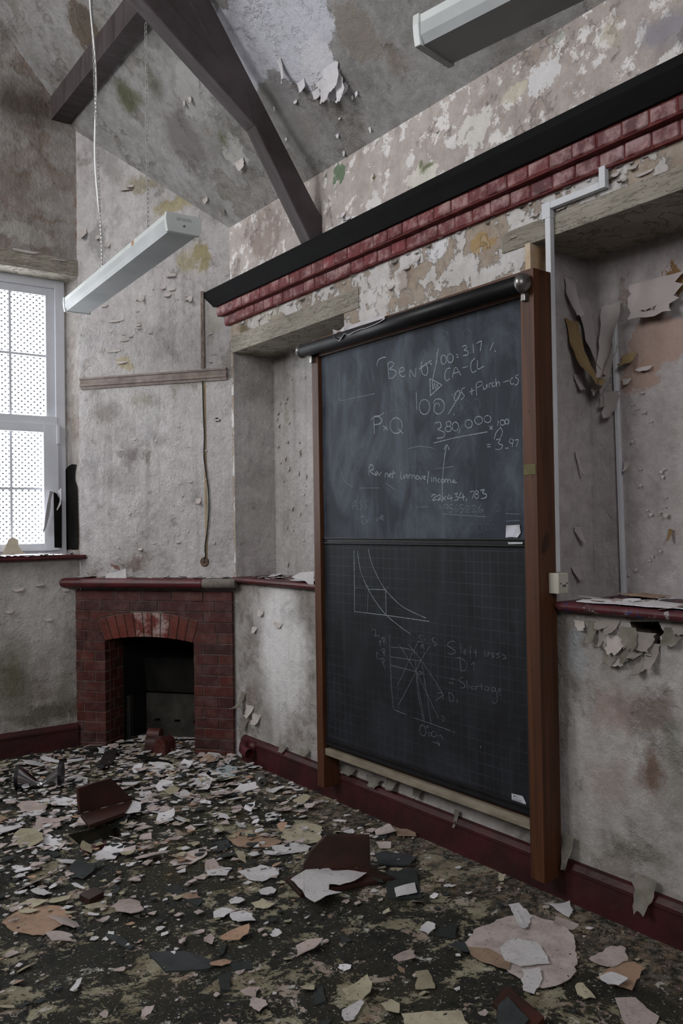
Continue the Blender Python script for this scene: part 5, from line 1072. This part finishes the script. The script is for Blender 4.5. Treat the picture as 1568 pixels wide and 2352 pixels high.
for i in range(285):
    for _ in range(40):
        p = spot(); k = pick(p); s_ = .028 * 3.6 ** (rnd.random() ** 1.15) * (1.0 if k != 'slate' else .8) * (.85 + .45 * far(p))
        if all((p - q).length > r_ + s_ * .8 for q, r_ in KEEP) and all((p - q).length > .62 * (s_ + r_) for q, r_ in placed): break
    placed.append((p, s_))
    o = bpy.data.objects.new('slate_chip' if k == 'slate' else 'paint_flake', rnd.choice(FM[k])); col.objects.link(o)
    o.location = (p.x, p.y, rnd.uniform(.0, .012) + .012 * far(p) * rnd.random()); o.rotation_euler = (rnd.gauss(0, .14 + .12 * far(p)), rnd.gauss(0, .14 + .12 * far(p)), rnd.uniform(0, 6.28)); o.scale = (s_, s_, s_ * .75)
    near = min(LAND, key=lambda q: (q[1] - p).length)[0]; size = 'large' if s_ > .066 else 'small' if s_ < .045 else 'mid-sized'
    tag(o, size + ' ' + KIND[k][1] + near, 'slate' if k == 'slate' else 'paint flake', size + ' ' + KIND[k][2] + near)
# the crumbs nobody could count
def crumbs(kind, n, lo, hi):
    m = MB()
    for i in range(n):
        p = spot(.1); s_ = lo * (hi / lo) ** rnd.random() * (.7 + .8 * far(p)); k = rnd.choice((4, 5, 6, 7)); a0 = rnd.random() * 6.28; tx, ty = rnd.gauss(0, .2), rnd.gauss(0, .2); z = rnd.uniform(.001, .008) + .02 * far(p) * rnd.random()
        rim = []
        for q in range(k):
            t = a0 + 2 * math.pi * q / k + rnd.uniform(-.25, .25); rd = s_ * rnd.uniform(.45, 1.2); dx, dy = math.cos(t) * rd, math.sin(t) * rd * .75
            rim.append(V((p.x + dx, p.y + dy, z + abs(dx * tx + dy * ty) + .002)))
        lo_ = [v - V((0, 0, .003)) for v in rim]
        m.add(rim + lo_, [tuple(range(k))] + [(q, k + q, k + (q + 1) % k, (q + 1) % k) for q in range(k)])
    return m
for kind, n, lo, hi in (('white', 1000, .005, .03), ('pink', 1000, .005, .035), ('cream', 500, .004, .03), ('peach', 260, .004, .024), ('slate', 700, .005, .03)):
    o = crumbs(kind, n, lo, hi).build({'slate': 'slate_crumbs'}.get(kind, 'paint_crumbs'), KIND[kind][0])
    tag(o, {'white': 'scatter of small white paint crumbs over the floor', 'pink': 'scatter of small pinkish plaster crumbs over the floor', 'cream': 'scatter of small yellowed crumbs over the floor', 'peach': 'scatter of small tan crumbs over the floor', 'slate': 'scatter of small dark slate crumbs over the floor'}[kind], 'debris', None, 'stuff')
# flakes that fell on shelves and sill
def shelf_flakes(n, f, z, smin, smax, label, group, kinds=('white', 'white', 'pink')):
    for i in range(n):
        p = f(rnd.random(), rnd.random()); k = rnd.choice(kinds); s_ = rnd.uniform(smin, smax)
        o = bpy.data.objects.new('paint_flake', rnd.choice(FM[k])); col.objects.link(o); o.location = (p.x, p.y, z + rnd.uniform(0, .008)); o.rotation_euler = (rnd.gauss(0, .16), rnd.gauss(0, .16), rnd.uniform(0, 6.28)); o.scale = (s_, s_, s_ * .6)
        tag(o, label, 'paint flake', group)
shelf_flakes(34, lambda a, b: ch(.02 + 1.26 * a, 0, -.015 + .075 * b), 1.24, .018, .05, 'pale paint flake lying on the mantel shelf of the fireplace', 'flakes on the mantel shelf')
shelf_flakes(22, lambda a, b: V((2.88 + .3 * b, 4.1 + 1.08 * a, 0)), 1.25, .02, .07, 'pale paint flake lying on the ledge of the left niche', 'flakes on the left niche ledge')
shelf_flakes(34, lambda a, b: V((2.87 + .38 * b, 1.35 + .98 * a, 0)), 1.263, .03, .09, 'pale paint flake lying on the chipped ledge of the right niche', 'flakes on the right niche ledge')
shelf_flakes(34, lambda a, b: V((1.2 + .92 * a, 6.21 + .17 * b, 0)), 1.409, .02, .06, 'pale paint flake lying on the window sill', 'flakes on the window sill', ('white', 'white', 'white', 'pink'))
def ledge_sheet(pts, z, mat, label, seed):
    r = random.Random(seed); P = []
    for i in range(len(pts)):
        a, b = V((*pts[i], z)), V((*pts[(i + 1) % len(pts)], z))
        for j in range(6): P.append(a.lerp(b, j / 6) + V((r.uniform(-.01, .01), r.uniform(-.012, .012), r.uniform(0, .006))))
    c = sum(P, V()) / len(P) + V((0, 0, .004)); n = len(P)
    tag(MB().add([c] + P + [p - V((0, 0, .003)) for p in P], [(0, 1 + i, 1 + (i + 1) % n) for i in range(n)] + [(1 + i, 1 + n + i, 1 + n + (i + 1) % n, 1 + (i + 1) % n) for i in range(n)]).build('paint_sheet', mat), label, 'paint flake')
ledge_sheet([(2.865, 2.28), (2.86, 2.0), (2.875, 1.62), (3.02, 1.62), (3.08, 2.05), (3.0, 2.3)], 1.268, M_white, 'long white paint sheet spread along the front of the right ledge', 3)
ledge_sheet([(2.875, 1.6), (2.87, 1.2), (3.05, 1.2), (3.06, 1.58)], 1.27, M_white, 'white paint sheet at the far end of the right ledge beyond the long one', 4)
ledge_sheet([(3.1, 2.25), (3.06, 2.08), (3.16, 2.02), (3.22, 2.2)], 1.285, M_peach, 'tan curled flake at the foot of the niche trunking', 5)
ledge_sheet([(2.87, 4.5), (2.87, 4.15), (3.05, 4.12), (3.06, 4.46)], 1.258, M_white, 'broad white sheet on the left ledge beside the blackboard post', 6)
ledge_sheet([(1.55, 6.2), (1.98, 6.2), (2.05, 6.34), (1.62, 6.38)], 1.418, M_white, 'wide white sheet lying along the window sill', 7)
def standing(pts, surf, mat, name, label):
    P = [surf(x, y) for x, y in pts]; o = MB().prism(P, V((.002, .003, 0))).build(name, mat, fix=True); return tag(o, label, 'paint flake')
standing([(4, 1275), (20, 1238), (30, 1234), (42, 1240), (42, 1252), (52, 1268), (70, 1276)], lambda x, y: onY(x, y, 6.36), simple('cream_paper', '#b7ac9b', '#a39887', 7, .9, .15, .3), 'paint_sheet', 'cream torn sheet standing on the window sill')
standing([(240, 1330), (247, 1316), (265, 1314), (288, 1306), (290, 1330), (272, 1338)], lambda x, y: onC(x, y, .05), M_white, 'paint_sheet', 'white torn sheet leaning on the middle of the mantel shelf')
standing([(668, 1326), (690, 1315), (720, 1312), (720, 1350), (712, 1345), (700, 1334)], lambda x, y: onX(x, y, 2.852), M_white, 'paint_sheet', 'white torn sheet hanging over the left niche ledge by the post')
